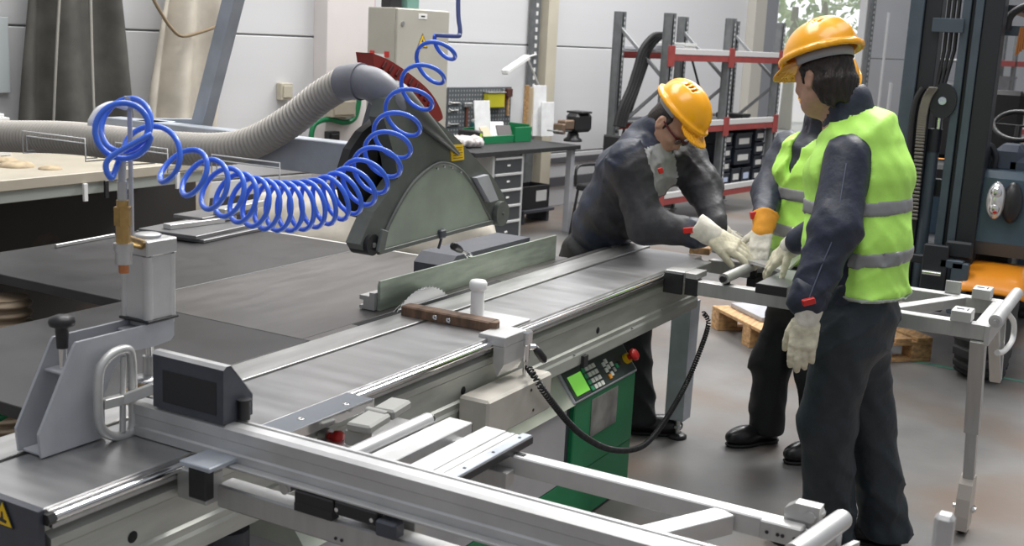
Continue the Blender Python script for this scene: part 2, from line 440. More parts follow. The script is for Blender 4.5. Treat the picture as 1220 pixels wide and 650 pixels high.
# fixed strip and blade insert
m = MB(); m.ab(1.37, 4.90, 2.03, 2.142, .84, T, .002); m.build('fixed_strip', M_strip, saw)
m = MB(); m.ab(2.86, 3.75, 2.142, 2.172, .86, T-.001); m.build('blade_insert', M_blackm, saw)
# main table, near extension, left extension
m = MB(); m.ab(2.622, 3.945, 2.173, 2.915, .852, T, .002); m.ab(2.622, 2.86, 2.144, 2.1725, .852, T, .002); m.ab(3.75, 4.74, 2.144, 2.1725, .852, T, .002); m.ab(3.946, 4.36, 2.173, 2.56, .852, T, .002); m.build('main_table', M_cast, saw)
m = MB(); m.ab(1.725, 2.618, 2.146, 2.92, .852, T, .002); m.build('near_extension', M_dark, saw)
m = MB(); m.ab(2.62, 3.95, 2.922, 3.87, .850, T, .002); m.build('side_extension', M_dark, saw)
m = MB(); m.ab(3.951, 3.966, 2.575, 3.87, .845, .886); m.build('edge_trim', mat('pale_trim', (.6, .6, .58), .5), saw)
# machine body under the tables
m = MB(); m.ab(2.15, 4.20, 1.765, 2.75, .012, .215, .003); m.ab(3.66, 4.20, 1.762, 2.75, .2155, .50, .004)
cab = m.build('cabinet', M_green, saw)
m = MB(); m.ab(2.15, 3.60, 1.764, 2.75, .217, .50, .003); m.build('grey_panel', M_ltgrey, saw)
m = MB(); m.ab(3.601, 3.659, 1.78, 2.7, .217, .50); m.build('panel_gap', M_dkgrey, saw)
m = MB(); m.ab(2.12, 4.23, 1.785, 2.72, 0, .0119); m.build('floor_plinth', M_ltgrey, saw)
pl = [Yp(u, v, 1.7615) for u, v in ((705, 476), (736, 459), (734, 503), (703, 519))]
m = MB(); m.ab(pl[0][0], pl[1][0], 1.7585, 1.7625, (pl[2][2]+pl[3][2])/2, (pl[0][2]+pl[1][2])/2, .001); m.build('metal_plate', mat('brushed_plate', (.5, .5, .48), .3, .9, noise=.3, nscale=9), cab)
# ledge rising towards the beam, control panel on it
m = MB(); m.prism([(1.758, .498), (1.85, .612), (2.0, .612), (2.0, .498)], (2.15, 0, 0), (0, 1, 0), (0, 0, 1), (1.505, 0, 0)); m.build('ledge', M_ledge, saw)
m = MB(); m.prism([(2.05, .50), (1.80, .50), (1.87, .654), (2.05, .654)], (2.2, 0, 0), (0, 1, 0), (0, 0, 1), (1.45, 0, 0)); m.build('beam_support', M_steel, saw)
uv_ = unit(V3(0, .072, .098)); nv_ = unit(V3(0, -.098, .072)); Rp = np.stack([V3(1, 0, 0), uv_, nv_], 1); P0 = V3(3.645, 1.756, .503)
def pan(u, v, n=0.): return P0+V3(1, 0, 0)*u+uv_*v+nv_*n
m = MB(); m.box(pan(.278, .064, -.011), (.556, .128, .026), Rp, .004)
cp = m.build('control_panel', M_greyp, saw)
m = MB(); m.box(pan(.278, .064, .003), (.535, .112, .003), Rp, .001); m.build('panel_face', mat('panel_face', (.035, .05, .048), .35), cp)
m = MB(); m.box(pan(.085, .060, .006), (.105, .078, .003), Rp, .001); m.build('screen', M_screen, cp)
for i in range(4):
    for j in range(4):
        m = MB(); m.box(pan(.158+.029*i, .022+.025*j, .007), (.022, .018, .005), Rp, .002)
        m.build('key', M_keyg if i == 0 else M_key, cp)
for (a, b, mm) in ((.320, .082, M_key), (.320, .058, M_key), (.345, .090, M_key), (.345, .066, M_key), (.322, .030, M_keyo), (.345, .036, M_key), (.378, .070, M_key), (.378, .046, mat('key_grey', (.3, .3, .3), .5)), (.41, .055, M_keyg), (.435, .06, M_black)):
    m = MB(); m.box(pan(a, b, .007), (.020, .019, .006), Rp, .002); m.build('key', mm, cp)
m = MB(); m.cyl(pan(.505, .062, .004), pan(.505, .062, .022), .021); es = m.build('emergency_base', M_yellow, cp)
m = MB(); m.lathe([(.012, 0), (.012, .016), (.024, .018), (.026, .03), (.02, .038), (0, .040)], pan(.505, .062, .022), nv_); m.build('emergency_button', M_red, cp, label='red emergency stop button')
# leg at the far end
lg0 = Zp(817, 523, 0); lx, ly = float(lg0[0]), float(lg0[1])+.045
m = MB(); m.prism([(-.058, .655), (.058, .655), (.046, .095), (-.046, .095)], (lx, ly-.04, 0), (1, 0, 0), (0, 0, 1), (0, .09, 0))
leg = m.build('leg', M_ibeam, saw)
m = MB(); m.cyl((lx, ly, .012), (lx, ly, .10), .011); m.cyl((lx, ly, .045), (lx, ly, .058), .019, n=6, smooth=False); m.build('threaded_rod', M_steel, leg)
m = MB(); m.lathe([(0, 0), (.046, 0), (.046, .012), (.030, .02), (0, .022)], (lx, ly, 0)); m.build('levelling_foot', M_black, leg)
# pale carriage block in front of the beam
m = MB(); m.box((3.02, 1.69, .685), (.40, .105, .125), None, .008)
cb = m.build('carriage_block', mat('milled_block', (.56, .53, .48), .4, .35, noise=.08, nscale=8), saw)
for a, b in ((3.08, .72), (3.10, .65)): MB().cyl((a, 1.6385, b), (a, 1.636, b), .005, n=10).build('hole_plug', M_black, cb)
# under-table dark parts at the near end
m = MB(); m.ab(1.45, 2.1, 2.2, 2.8, .02, .45, .01); m.build('motor_housing', M_blackm, saw)
m = MB(); m.cyl((1.98, 1.86, .0), (1.98, 1.86, .655), .028); m.cyl((1.98, 1.86, .35), (1.98, 1.86, .60), .05); m.build('leg', M_dkgrey, saw)
# blade
m = MB(); n = 72; rb = .245; c = V3(3.240, 2.157, .945-rb); pr = []
for i in range(n):
    a0 = 2*math.pi*i/n
    for da, rr in ((0, rb-.006), (.55*2*math.pi/n, rb+.0005), (.62*2*math.pi/n, rb-.004)): pr.append((rr*math.cos(a0+da), rr*math.sin(a0+da)))
m.prism(pr, c, (1, 0, 0), (0, 0, 1), (0, .003, 0)); m.build('saw_blade', M_chrome, saw)
m = MB(); m.prism([(.215*math.cos(a)-.05, .215*math.sin(a)) for a in np.linspace(0, math.pi, 30)], c+V3(0, .008, 0), (1, 0, 0), (0, 0, 1), (0, .004, 0)); m.build('riving_knife', M_steel, saw)

# ------------------------------------------------------------------ rip fence
rf = thing('rip_fence', (3.7, 2.23, T), 'long greenish aluminium rip fence standing behind the saw blade', 'fence')
m = MB(); m.prism([(0, 0), (.012, 0), (.012, .082), (.008, .1), (0, .1)], (3.055, 2.205, T+.001), (0, 1, 0), (0, 0, 1), (1.245, 0, 0)); m.build('fence_plate', M_greenalu, rf)
m = MB(); m.prism([(0, 0), (.06, 0), (.06, .012), (.045, .012), (.045, .03), (.06, .03), (.06, .045), (.02, .045), (.02, .058), (0, .058)], (3.04, 2.218, T+.003), (0, 1, 0), (0, 0, 1), (1.25, 0, 0)); m.build('fence_profile', M_alu, rf)
m = MB(); m.ab(3.042, 3.05, 2.236, 2.262, T+.014, T+.04); m.build('end_insert', M_black, rf)
hb = [Zp(u, v, .93) for u, v in ((500, 309), (585, 276), (600, 286))]
m = MB(); m.prism([(0, 0), (.52, 0), (.62, .05), (.62, .085), (.05, .085), (0, .05)], (3.62, 2.30, T+.002), (1, 0, 0), (0, 0, 1), (0, .16, 0))
fh = m.build('fence_head', M_dkgrey, rf)
def lerp_(a, b, t): return a*(1-t)+b*t
lp0 = V3(*[float(x) for x in Zp(563, 309, T+.085)]); lp1 = Yp(557, 302, float(lp0[1])-.01); lg1 = Yp(549, 298, float(lp0[1])-.03); lg2 = Yp(534, 289, float(lp0[1])-.07)
m = MB(); m.cyl(lp0, lp1, .012); m.tube([lp1, lerp_(lp1, lg1, .5), lg1], .007); lv = m.build('clamp_lever', M_chrome, rf)
m = MB(); m.lathe([(0, 0), (.010, .0), (.014, .03), (.015, .09), (.01, .105), (0, .107)], lg1, unit(lg2-lg1)); m.build('lever_grip', M_black, lv)

# ------------------------------------------------------------------ overhead guard
yg = 2.10
def G(u, v, y=yg): q = Yp(u, v, y); return (float(q[0]), float(q[2]))
sg = thing('overhead_saw_guard', (3.25, 2.2, 1.12), 'dark grey overhead saw guard with cloudy half-round window above the blade', 'guard')
ol = [G(*p) for p in ((436, 303), (429, 291), (436, 274), (446, 252), (461, 232), (474, 213), (471, 190), (464, 165), (457, 140), (462, 118), (474, 104), (500, 126), (545, 165), (588, 212), (600, 232), (606, 250), (603, 265), (589, 267))]
m = MB(); m.prism(ol, (0, yg, 0), (1, 0, 0), (0, 0, 1), (0, .055, 0)); hood = m.build('hood', M_guard, sg)
# raised duct ridge
a0 = Yp(478, 118, 2.13); a1 = Yp(512, 150, 2.09); a2 = Yp(546, 183, 2.092)
m = MB(); m.tube(spline([a0+V3(0, .03, 0), a0, a1, a2], 8), np.linspace(.062, .006, 25), 16); m.build('duct_ridge', M_guard, hood)
arc = spline([(452, 297), (466, 262), (489, 222), (512, 200), (529, 194), (549, 203), (566, 226), (577, 248), (584, 262)], 6)
wv = [G(u, v, yg-.004) for u, v in arc]
m = MB(); m.prism(wv, (0, yg-.006, 0), (1, 0, 0), (0, 0, 1), (0, .006, 0)); wi = m.build('window', M_window, sg)
m = MB(); m.tube([(x, yg-.004, z) for x, z in wv], .0065, 8); e0, e1 = wv[0], wv[-1]
m.bar((e0[0]-.01, yg-.006, e0[1]-.008), (e1[0]+.01, yg-.006, e1[1]-.006), .012, .014); m.build('window_rim', M_guard, wi)
for t in (.42, .48, .54, .60):
    q = wv[int(t*len(wv))]; MB().cyl((q[0], yg-.012, q[1]-.012), (q[0], yg-.018, q[1]-.012), .004, n=8).build('rivet', M_chrome, wi)
q = Yp(526, 277, yg-.01); m = MB(); m.box(q+V3(0, 0, -.004), (.035, .02, .03), None, .004); m.tube(spline([q+V3(0, 0, -.02), q+V3(.004, .006, -.035), q+V3(.0, .01, -.055)], 6), .005, 8); m.build('sensor_cable', M_dkgrey, sg)
# outer frame band on left edge
band = spline([(439, 301), (449, 262), (463, 232), (484, 206), (508, 190)], 6); bw = [Yp(u, v, yg-.004) for u, v in band]
# roller at the front lower corner
rc = Yp(434, 290, yg+.02); m = MB(); m.cyl(rc+V3(0, -.035, 0), rc+V3(0, .035, 0), .033, n=28); rol = m.build('front_roller', M_black, sg)
m = MB(); m.cyl(rc+V3(0, -.04, 0), rc+V3(0, -.036, 0), .008); m.build('roller_pin', M_steel, rol)
m = MB(); m.box(rc+V3(.03, -.045, .01), (.035, .012, .07), roteuler(0, .3, 0), .004); m.build('roller_bracket', M_guard, sg)
# rear bracket
q0 = G(578, 207); q1 = G(590, 240)
m = MB(); m.prism([G(568, 212, yg-.02), G(582, 208, yg-.02), G(594, 238, yg-.02), G(584, 241, yg-.02)], (0, yg-.02, 0), (1, 0, 0), (0, 0, 1), (0, .02, 0)); m.build('rear_clip', M_greyp, sg)
q = Yp(596, 254, yg-.008); m = MB(); m.cyl(q+V3(0, -.012, 0), q+V3(0, .03, 0), .045, n=24); m.cyl(q+V3(0, -.018, 0), q+V3(0, -.012, 0), .006, n=10); m.build('rear_pivot', M_guard, sg)
lb = [Yp(u, v, yg-.003) for u, v in ((537, 173), (552, 172), (553, 190), (538, 192))]
m = MB(); m.prism([(p[0], p[2]) for p in lb], (0, yg-.0035, 0), (1, 0, 0), (0, 0, 1), (0, .0034, 0)); yl = m.build('yellow_label', M_yellow, sg)
for k in range(5):
    t = (k+1)/6; A = lb[0]*(1-t)+lb[3]*t; B = lb[1]*(1-t)+lb[2]*t; A2 = A*.85+B*.15; B2 = A*(.2 if k % 2 else .12)+B*(.8 if k % 2 else .88)
    m = MB(); m.bar(A2+V3(0, -.0012, 0), B2+V3(0, -.0012, 0), .0008, .0022, ch=.0001); m.build('text_line', mat('label_ink', (.25, .14, 0), .6), yl)
# dark side disc behind
dk = [G(*p, 2.19) for p in ((449, 143), (432, 157), (418, 178), (411, 200), (410, 225), (414, 245), (421, 257), (470, 270), (520, 220), (500, 160))]
m = MB(); m.prism(dk, (0, 2.19, 0), (1, 0, 0), (0, 0, 1), (0, .03, 0)); m.build('side_disc', M_blackm, sg)
m = MB(); m.ab(3.05, 3.45, 2.156, 2.189, 1.2, 1.42); m.build('disc_mount', M_dkgrey, sg)
# red curved cover behind
rd = [G(*p, 2.38) for p in spline([(441, 63), (462, 72), (486, 88), (507, 106), (519, 123), (525, 139), (521, 144)], 5)]+[G(*p, 2.38) for p in spline([(516, 146), (500, 140), (485, 128), (470, 112), (455, 98), (444, 84)], 4)]
m = MB(); m.prism(rd, (0, 2.37, 0), (1, 0, 0), (0, 0, 1), (0, .07, 0)); rc_ = m.build('red_cover', M_dkred, sg, label='dark red curved cover')
for k in range(9):
    a = np.array(G(*spline([(458, 78), (482, 92), (503, 110), (517, 130)], 9)[k*3], 2.366)); MB().box((a[0], 2.366, a[1]), (.012, .006, .03), roteuler(0, .8, 0), .001).build('slot', mat('slot_red', (.10, .008, .008), .6), rc_)
m = MB(); m.bar((3.15, 2.42, 1.25), (3.3, 2.41, 1.62), .03, .02); m.build('cover_strut', M_dkgrey, sg)
# elbow and arm
ep = spline([Yp(409, 99, 2.30), Yp(426, 97, 2.24), Yp(445, 101, 2.18), Yp(459, 113, 2.15), Yp(468, 126, 2.15)], 8)
m = MB(); m.tube(ep, .053, 24); m.tube(ep[:9], .0555, 24); m.tube(ep[8:11], .058, 24); elb = m.build('elbow_pipe', M_elbow, sg)
ax = 3.06
m = MB(); m.ab(ax-.02, ax+.0, 3.46, 4.1, 1.28, 1.30); m.ab(ax-.04, ax+.04, 2.20, 3.45, 1.318, 1.428, .003); arm = m.build('support_arm', M_ibeam, sg)
m = MB(); m.ab(ax-.06, ax+.12, 2.19, 2.22, 1.29, 1.45); m.build('arm_flange', M_dkgrey, sg)
def wire(pts, name='hose_bracket'):
    return MB().tube(pts, .0028, 6).build(name, M_wire, sg)
for ua, ub in ((32, 102), (143, 200), (258, 334)):
    xw = 2.905
    A = Xp(ua, 168, xw); B = Xp(ub, 168+.06*(ub-ua), xw); zt = A[2]+.018; zb = A[2]-.06; zt2 = B[2]+.018
    za = 1.385
    wire([(xw+.05, A[1], za-.10), (xw, A[1], za-.10), (xw, A[1], za-.045), (xw, B[1], za-.045), (xw, B[1], za-.10), (xw+.05, B[1], za-.10)])
    wire([(xw+.16, A[1], za-.11), (xw-.002, A[1]+.02, za-.11), (xw-.002, A[1]+.02, za-.028), (xw-.002, B[1]-.0, za-.028), (xw-.002, B[1], za-.11), (xw+.16, B[1], za-.11)])
# frame that carries the arm
fr0 = Xp(180, 148, 3.16); fr1 = Xp(240, 149, 3.16); fr2 = Xp(278, 0, 3.16); up_ = fr2+(fr2-fr1)*.8
m = MB(); m.bar(fr0, fr1, .05, .045, (0, 0, 1)); m.bar(fr1+(fr1-fr2)*.03, up_, .055, .055, (1, 0, 0)); m.build('hanging_frame', M_ibeam, sg)
m = MB(); m.ab(ax-.03, 3.185, fr1[1]+.1, fr1[1]+.2, 1.428, fr1[2]); m.build('frame_bracket', M_ibeam, sg)

# suction hose
hx = 2.97
hp = [V3(hx, 4.75, 1.29), V3(hx, 4.3, 1.30), Xp(0, 162, hx), Xp(80, 164, hx), Xp(160, 172, hx), Xp(250, 178, hx), Xp(300, 170, hx), Xp(345, 145, hx), Xp(380, 117, 2.97), Yp(409, 99, 2.30)]
hc = spline(hp, 40); L = np.concatenate([[0], np.cumsum(np.linalg.norm(np.diff(hc, axis=0), axis=1))]); N = 1400
ss = np.linspace(0, L[-1], N); hc2 = np.stack([np.interp(ss, L, hc[:, k]) for k in range(3)], 1)
ph = ss/.0175; rr = .0585-.010*np.clip((ss/L[-1]-.55)/.45, 0, 1)+.0035*np.sign(np.sin(2*math.pi*ph))*np.abs(np.sin(2*math.pi*ph))**.6
sh = MB().tube(hc2, rr, 20).build('suction_hose', M_hose); tag(sh, 'ribbed grey suction hose running along the arm to the saw guard', 'hose')

# ================================================================== crosscut fence and its frame
cf = thing('crosscut_fence', (1.775, 1.0, T), 'long bright aluminium crosscut fence crossing the near end of the saw', 'fence')
fy0, fy1 = .15, 1.925
prof = [(0, .002), (0, .022), (.004, .026), (.004, .048), (0, .052), (0, .074), (.010, .080), (.036, .080), (.036, .074), (.046, .074), (.046, .080), (.054, .080), (.054, .002)]
m = MB(); m.prism(prof, (1.748, fy0, T), (1, 0, 0), (0, 0, 1), (0, fy1-fy0, 0)); m.build('profile', M_alub, cf)
m = MB(); m.ab(1.747, 1.803, fy1+.0005, fy1+.008, T+.002, T+.081); m.build('end_cap', M_black, cf)
m = MB(); m.ab(1.725, 1.7475, .40, 1.70, T+.0, T+.006); m.build('lower_lip', M_alub, cf)
def stop(y0, y1, name, label):
    s = thing(name, (1.78, (y0+y1)/2, T+.081), label, 'stop', 'flip stops on the crosscut fence')
    m = MB(); m.prism([(-.004, 0), (-.004, .118), (.004, .124), (.018, .124), (.085, .045), (.085, .0)], (1.752, y0, T+.082), (1, 0, 0), (0, 0, 1), (0, y1-y0, 0)); b = m.build('stop_body', M_dkgrey, s)
    m = MB(); m.prism([(-.005, .1185), (.003, .1255), (.018, .1255), (.018, .1245), (.004, .1245), (-.004, .1185)], (1.752, y0-.001, T+.082), (1, 0, 0), (0, 0, 1), (0, y1-y0+.002, 0)); m.build('top_edge', M_alub, b)
    m = MB(); m.prism([(.019, .125), (.087, .046), (.085, .044), (.017, .123)], (1.752, y0, T+.082), (1, 0, 0), (0, 0, 1), (0, y1-y0, 0)); m.build('sloped_cover', M_alu, b)
    m = MB(); m.ab(1.7465, 1.7485, y0+.02, y1-.03, T+.098, T+.17); m.build('side_panel', M_black, b)
    m = MB(); m.cyl((1.80, y0-.010, T+.083), (1.80, y0-.010, T+.125), .013); m.cyl((1.80, y0-.010, T+.125), (1.80, y0-.010, T+.128), .016); m.build('clamp_post', M_black, s)
    return s
s1 = stop(1.657, 1.862, 'flip_stop', 'black flip stop sitting on the crosscut fence beside the pneumatic clamp')
def ring(pts, w, d, n=6): return spline(pts+[pts[0]], n)[:-1]
hp_ = ring([Yp(u, v, 1.932) for u, v in ((117, 460), (120, 438), (134, 421), (152, 416), (157, 430), (158, 470), (158, 508), (148, 519), (128, 517), (118, 500))], 0, 0, 6)
m = MB(); m.tube(hp_, .0105, 10, closed=True); A = Yp(147, 424, 1.932); B = Yp(146, 514, 1.932); m.tube([A, B], .007, 10)
m.bar(Yp(122, 481, 1.932), Yp(150, 474, 1.93), .02, .022); m.bar(Yp(148, 475, 1.93), Xp(186, 461, 1.765), .025, .022)
m.build('grip_handle', mat('cast_handle', (.56, .56, .55), .4, .5, noise=.08, nscale=15), s1)
s2 = thing('flip_stop', (1.77, .225, T+.081), 'pale flip stop handle standing near the right end of the crosscut fence', 'stop', 'flip stops on the crosscut fence')
m = MB(); m.box((1.775, .225, T+.16), (.03, .028, .16), None, .01); m.build('upright_grip', M_alub, s2)
m = MB(); m.box((1.793, .225, T+.15), (.012, .02, .12), None, .004); m.build('grip_back', M_greyp, s2)

of = thing('crosscut_outrigger', (2.0, 1.1, .8), 'aluminium crosscut frame hanging off the near end of the saw table under the long fence', 'frame')
m = MB(); m.ab(1.735, 1.785, .20, 1.665, .786, .838, .004); fb = m.build('front_bar', M_alu, of)
for y in (1.33, 1.345): MB().cyl((1.7345, y, .80), (1.733, y, .80), .0035, n=8).build('bar_hole', M_black, fb)
m = MB(); m.ab(1.70, 1.752, 1.66, 1.745, .80, .868, .003); mb_ = m.build('mount_block', M_alu, of)
cp0 = Xp(231, 553, 1.69); cp1 = Xp(252, 598, 1.69)
m = MB(); m.ab(1.672, 1.6995, cp1[1], cp0[1], cp1[2]+.005, cp0[2], .003); m.build('black_clamp_face', M_black, of)
m = MB(); m.ab(1.668, 1.752, cp1[1]-.015, cp0[1]+.02, cp0[2]+.001, cp0[2]+.012, .002); m.build('clamp_plate', M_ibeam, of)
m = MB(); m.ab(2.198, 2.236, .47, 1.50, .822, .866, .003); bb = m.build('back_bar', M_alub, of)
m = MB(); m.ab(2.21, 2.224, 1.185, 1.205, .8665, .868, .001); m.build('bar_slot', M_black, bb)
m = MB(); m.bar((1.79, .905, .842), (2.197, .70, .842), .05, .042); m.build('diagonal_bar', M_alub, of)
m = MB(); m.ab(1.80, 2.29, 1.372, 1.438, .838, .886, .002); sl1 = m.build('cross_slat', M_alub, of)
m = MB(); m.ab(2.2905, 2.296, 1.374, 1.436, .84, .884); m.build('slat_cap', M_black, sl1)
m = MB()
for a, b, z in ((1.275, 1.332, .887), (1.262, 1.274, .885), (1.25, 1.261, .886), (1.238, 1.249, .885)): m.ab(1.80, 2.285, a, b, .85, z, .001)
sl2 = m.build('ribbed_slat', M_alub, of)
m = MB(); m.ab(1.80, 2.295, 1.212, 1.237, .866, .888); m.build('scale_strip', M_ibeam, sl2)
m = MB(); m.ab(1.80, 2.292, 1.206, 1.2115, .868, .886); m.build('strip_edge', M_black, sl2)
for x in (2.02, 2.14, 2.26): MB().cyl((x, 1.225, .888), (x, 1.225, .8892), .004, n=8).build('screw_hole', M_black, sl2)
m = MB(); m.cyl((1.80, 1.462, .888), (2.232, 1.462, .888), .0185, n=24); rl = m.build('support_roller', M_chrome if False else M_alub, of)
m = MB(); m.cyl((2.2325, 1.462, .888), (2.25, 1.462, .888), .010, n=12); m.build('roller_axle', M_black, rl)
m = MB(); m.ab(1.80, 1.84, 1.2, 1.48, .80, .848); m.build('slat_rail', M_alu, of); m = MB(); m.ab(2.16, 2.197, 1.2, 1.48, .80, .837); m.build('slat_rail', M_alu, of)
# black boxes on the front bar
b1 = [Xp(350, 583, 1.722), Xp(396, 612, 1.722)]; b2 = [Xp(398, 596, 1.722), Xp(448, 630, 1.722)]
m = MB(); m.ab(1.722, 1.7475, b1[1][1], b1[0][1], b1[1][2], b1[0][2], .003); m.ab(1.722, 1.7475, b1[1][1]+.002, b1[0][1], .839, b1[1][2]+.002); m.build('black_carrier', M_black, of)
m = MB(); m.ab(1.722, 1.7475, b2[1][1], b2[0][1], b2[1][2]+.004, b2[0][2], .003); bc = m.build('black_carrier', M_black, of)
m = MB(); m.ab(1.715, 1.7475, b2[1][1]-.05, b2[1][1]-.001, .842, .875, .004); m.build('carrier_latch', M_dkgrey, of)
for y in (b2[0][1]-.008, b2[1][1]+.01): MB().cyl((1.7215, y, (b2[0][2]+b2[1][2])/2), (1.719, y, (b2[0][2]+b2[1][2])/2), .0045, n=10).build('bolt', M_chrome, bc)
q = Xp(338, 583, 1.727); m = MB(); m.cyl(q, q+V3(.03, 0, 0), .011); m.box(q+V3(.012, .0, .006), (.02, .03, .02)); m.build('hinge_bolt', M_steel, of)
# end clamp and end roller
e0 = Zp(945, 648, .88); e1 = Zp(992, 624, .88)
m = MB(); m.cyl((2.03, .512, .882), (2.25, .478, .882), .021, n=24); m.sphere((2.25, .478, .882), .021); er = m.build('end_roller', M_alub, of)
m = MB(); m.prism([(0, 0), (.24, -.03), (.24, -.07), (0, -.07)], (2.02, .478, .872), (1, -.16, 0), (0, 0, 1), (0, .012, 0)); m.build('roller_bracket', M_alub, of)
m = MB(); c0 = Zp(935, 628, .872)
m.box((2.178, .575, .858), (.035, .085, .04), None, .003); ck = m.build('end_clamp', M_alu, of)
for dy in (-.03, -.006, .004, .026): MB().cyl((2.1602, .575+dy, .856), (2.159, .575+dy, .856), .004, n=8).build('hole', M_black, ck)
m = MB(); m.prism([(0, 0), (.07, 0), (.07, .03), (.05, .045), (.0, .045)], (2.205, .512, .867), (0, 1, 0), (0, 0, 1), (.03, 0, 0)); m.cyl((2.20, .53, .89), (2.245, .52, .89), .012); m.build('clamp_jaw', M_alu, of)
# pad plate on the table edge, stop lever, red knob
m = MB(); m.ab(1.945, 2.292, 1.668, 1.751, .862, .8862, .002); pp = m.build('edge_plate', mat('edge_steel', (.22, .24, .27), .38, .6), of)
m = MB(); m.ab(1.945, 2.293, 1.664, 1.6675, .862, .887, .001); m.build('plate_edge', M_chrome, pp)
for u, v in ((358, 498.5), (412, 481), (325, 511)):
    q = Zp(u, v, .8865); MB().lathe([(.009, 0), (.009, .001), (.003, .001), (.003, 0), (0, 0)], q).build('screw', M_chrome, pp)
kq = Yp(388, 518, 1.735)
m = MB(); m.cyl(kq+V3(0, .012, 0), kq+V3(0, -.012, 0), .019); m.build('knob_collar', M_steel, of)
m = MB(); m.lathe([(.010, 0), (.010, .012), (.0165, .016), (.018, .03), (.014, .037), (0, .038)], kq+V3(0, -.012, 0), (.1, -1, .05)); m.build('red_knob', M_red, of)
lv0 = Zp(452, 494, .875)
m = MB(); R_ = rotz(.15); m.box(lv0+V3(-.05, -.005, -.004), (.11, .065, .022), R_, .006); m.box(lv0+V3(.06, .005, 0), (.10, .06, .026), R_, .006); m.cyl(lv0+V3(.005, -.02, .0), lv0+V3(.005, .04, .0), .012); m.box(lv0+V3(-.07, .01, -.035), (.05, .05, .04), R_, .004); m.build('stop_lever', mat('lever_grey', (.36, .36, .34), .5), of)
m = MB(); m.ab(2.08, 2.42, 1.64, 1.735, .788, .80); m.build('lever_shelf', M_steel, of)

# ================================================================== pneumatic clamp
pc = thing('pneumatic_clamp', (1.65, 1.99, T), 'grey steel bracket with upright pneumatic clamping cylinder on the near table end', 'clamp')
fp = [(1.533, .888), (1.70, .888), (1.70, .985), (1.735, 1.045), (1.776, 1.067), (1.844, 1.064), (1.895, 1.068), (1.907, 1.078), (1.906, 1.112), (1.90, 1.118), (1.629, 1.118), (1.622, 1.110), (1.528, .940)]
m = MB(); m.prism(fp, (0, 1.960, 0), (1, 0, 0), (0, 0, 1), (0, .007, 0)); m.prism(fp, (0, 2.030, 0), (1, 0, 0), (0, 0, 1), (0, .007, 0)); m.ab(1.54, 1.70, 1.9675, 2.0295, .887, .893); m.ab(1.80, 1.90, 1.9675, 2.0295, 1.095, 1.105); m.build('bracket', M_greyp, pc)
m = MB(); m.bar((1.60, 1.999, 1.052), (1.652, 1.999, 1.052), .06, .006); m.build('cross_plate', M_greyp, pc)
m = MB(); m.cyl((1.625, 1.999, 1.05), (1.625, 1.999, 1.115), .009); kn = m.build('knob_screw', M_chrome, pc)
m = MB(); m.lathe([(.012, 0), (.014, .035), (.014, .045), (.026, .05), (.028, .058), (.026, .066), (.012, .072), (0, .073)], (1.625, 1.999, 1.10)); m.build('star_knob', M_black, kn)
cx, cy = 1.868, 2.0
m = MB(); pr = []
for a in range(8):
    pr.append((.044*math.cos(a*math.pi/4+.39)*1.03, .044*math.sin(a*math.pi/4+.39)*1.03))
m.prism([(-.042, -.034), (-.034, -.042), (.034, -.042), (.042, -.034), (.042, .034), (.034, .042), (-.034, .042), (-.042, .034)], (cx, cy, 1.128), (1, 0, 0), (0, 1, 0), (0, 0, .145))
for sx_ in (-1, 1):
    for sy_ in (-1, 1): m.cyl((cx+.034*sx_, cy+.034*sy_, 1.128), (cx+.034*sx_, cy+.034*sy_, 1.273), .0115, n=14)
cyl = m.build('cylinder', M_alub, pc)
m = MB(); m.box((cx, cy, 1.292), (.092, .092, .036), None, .003); m.lathe([(.03, 0), (.03, .006), (.026, .008), (0, .008)], (cx, cy, 1.31)); m.build('cylinder_head', M_alu, cyl)
m = MB(); m.box((cx, cy, 1.124), (.094, .094, .007), None, .002); m.build('gasket', M_black, cyl)
m = MB(); m.box((cx+.01, cy, 1.1125), (.085, .058, .014), None, .002); m.build('cylinder_foot', M_alu, cyl)
m = MB(); m.cyl((cx, cy, .99), (cx, cy, 1.10), .010); rodp = m.build('piston_rod', M_chrome, pc)
m = MB(); m.cyl((cx, cy, .985), (cx, cy, 1.03), .016); m.lathe([(0, 0), (.036, 0), (.036, .008), (.02, .014), (0, .014)], (cx-.02, cy, .972)); m.build('pressure_pad', M_steel, rodp)
m = MB(); m.ab(1.79, 1.90, 1.94, 2.01, .93, .965, .004); m.build('pad_arm', M_brass, pc)
vx = Yp(147, 290, 1.955); bx, by = float(vx[0]), 1.955
m = MB(); m.cyl((bx, by, 1.30), (bx, by, 1.355), .0155, n=8, smooth=False); m.cyl((bx, by, 1.355), (bx, by, 1.395), .019, n=6, smooth=False); m.cyl((bx, by, 1.395), (bx, by, 1.41), .013); m.cyl((bx, by, 1.325), (cx-.04, by+.02, 1.30), .012); m.build('brass_valve', M_brass, pc)
m = MB(); m.cyl((bx, by, 1.27), (bx, by, 1.30), .018); m.cyl((bx, by, 1.298), (bx, by, 1.316), .021); m.cyl((bx, by, 1.28), (bx, by, 1.45), .0105); vv = m.build('valve_body', M_steel, pc)
m = MB(); m.cyl((bx, by, 1.25), (bx, by, 1.27), .011); m.build('valve_tip', mat('copper', (.55, .22, .1), .35, .9), vv)
r0 = Yp(157, 283, 2.0); r1 = Yp(151, 118, 2.0)
m = MB(); m.cyl((r0[0], 2.0, 1.305), (r0[0], 2.0, float(r1[2])), .0055, n=12); m.cyl((r0[0], 2.0, float(r1[2])-.02), (r0[0], 2.0, float(r1[2])+.006), .011); rod_ = m.build('hose_rod', M_greyp, pc)
hk = [Yp(u, v, 2.0) for u, v in ((150, 128), (134, 124), (118, 130), (109, 143), (108, 150))]
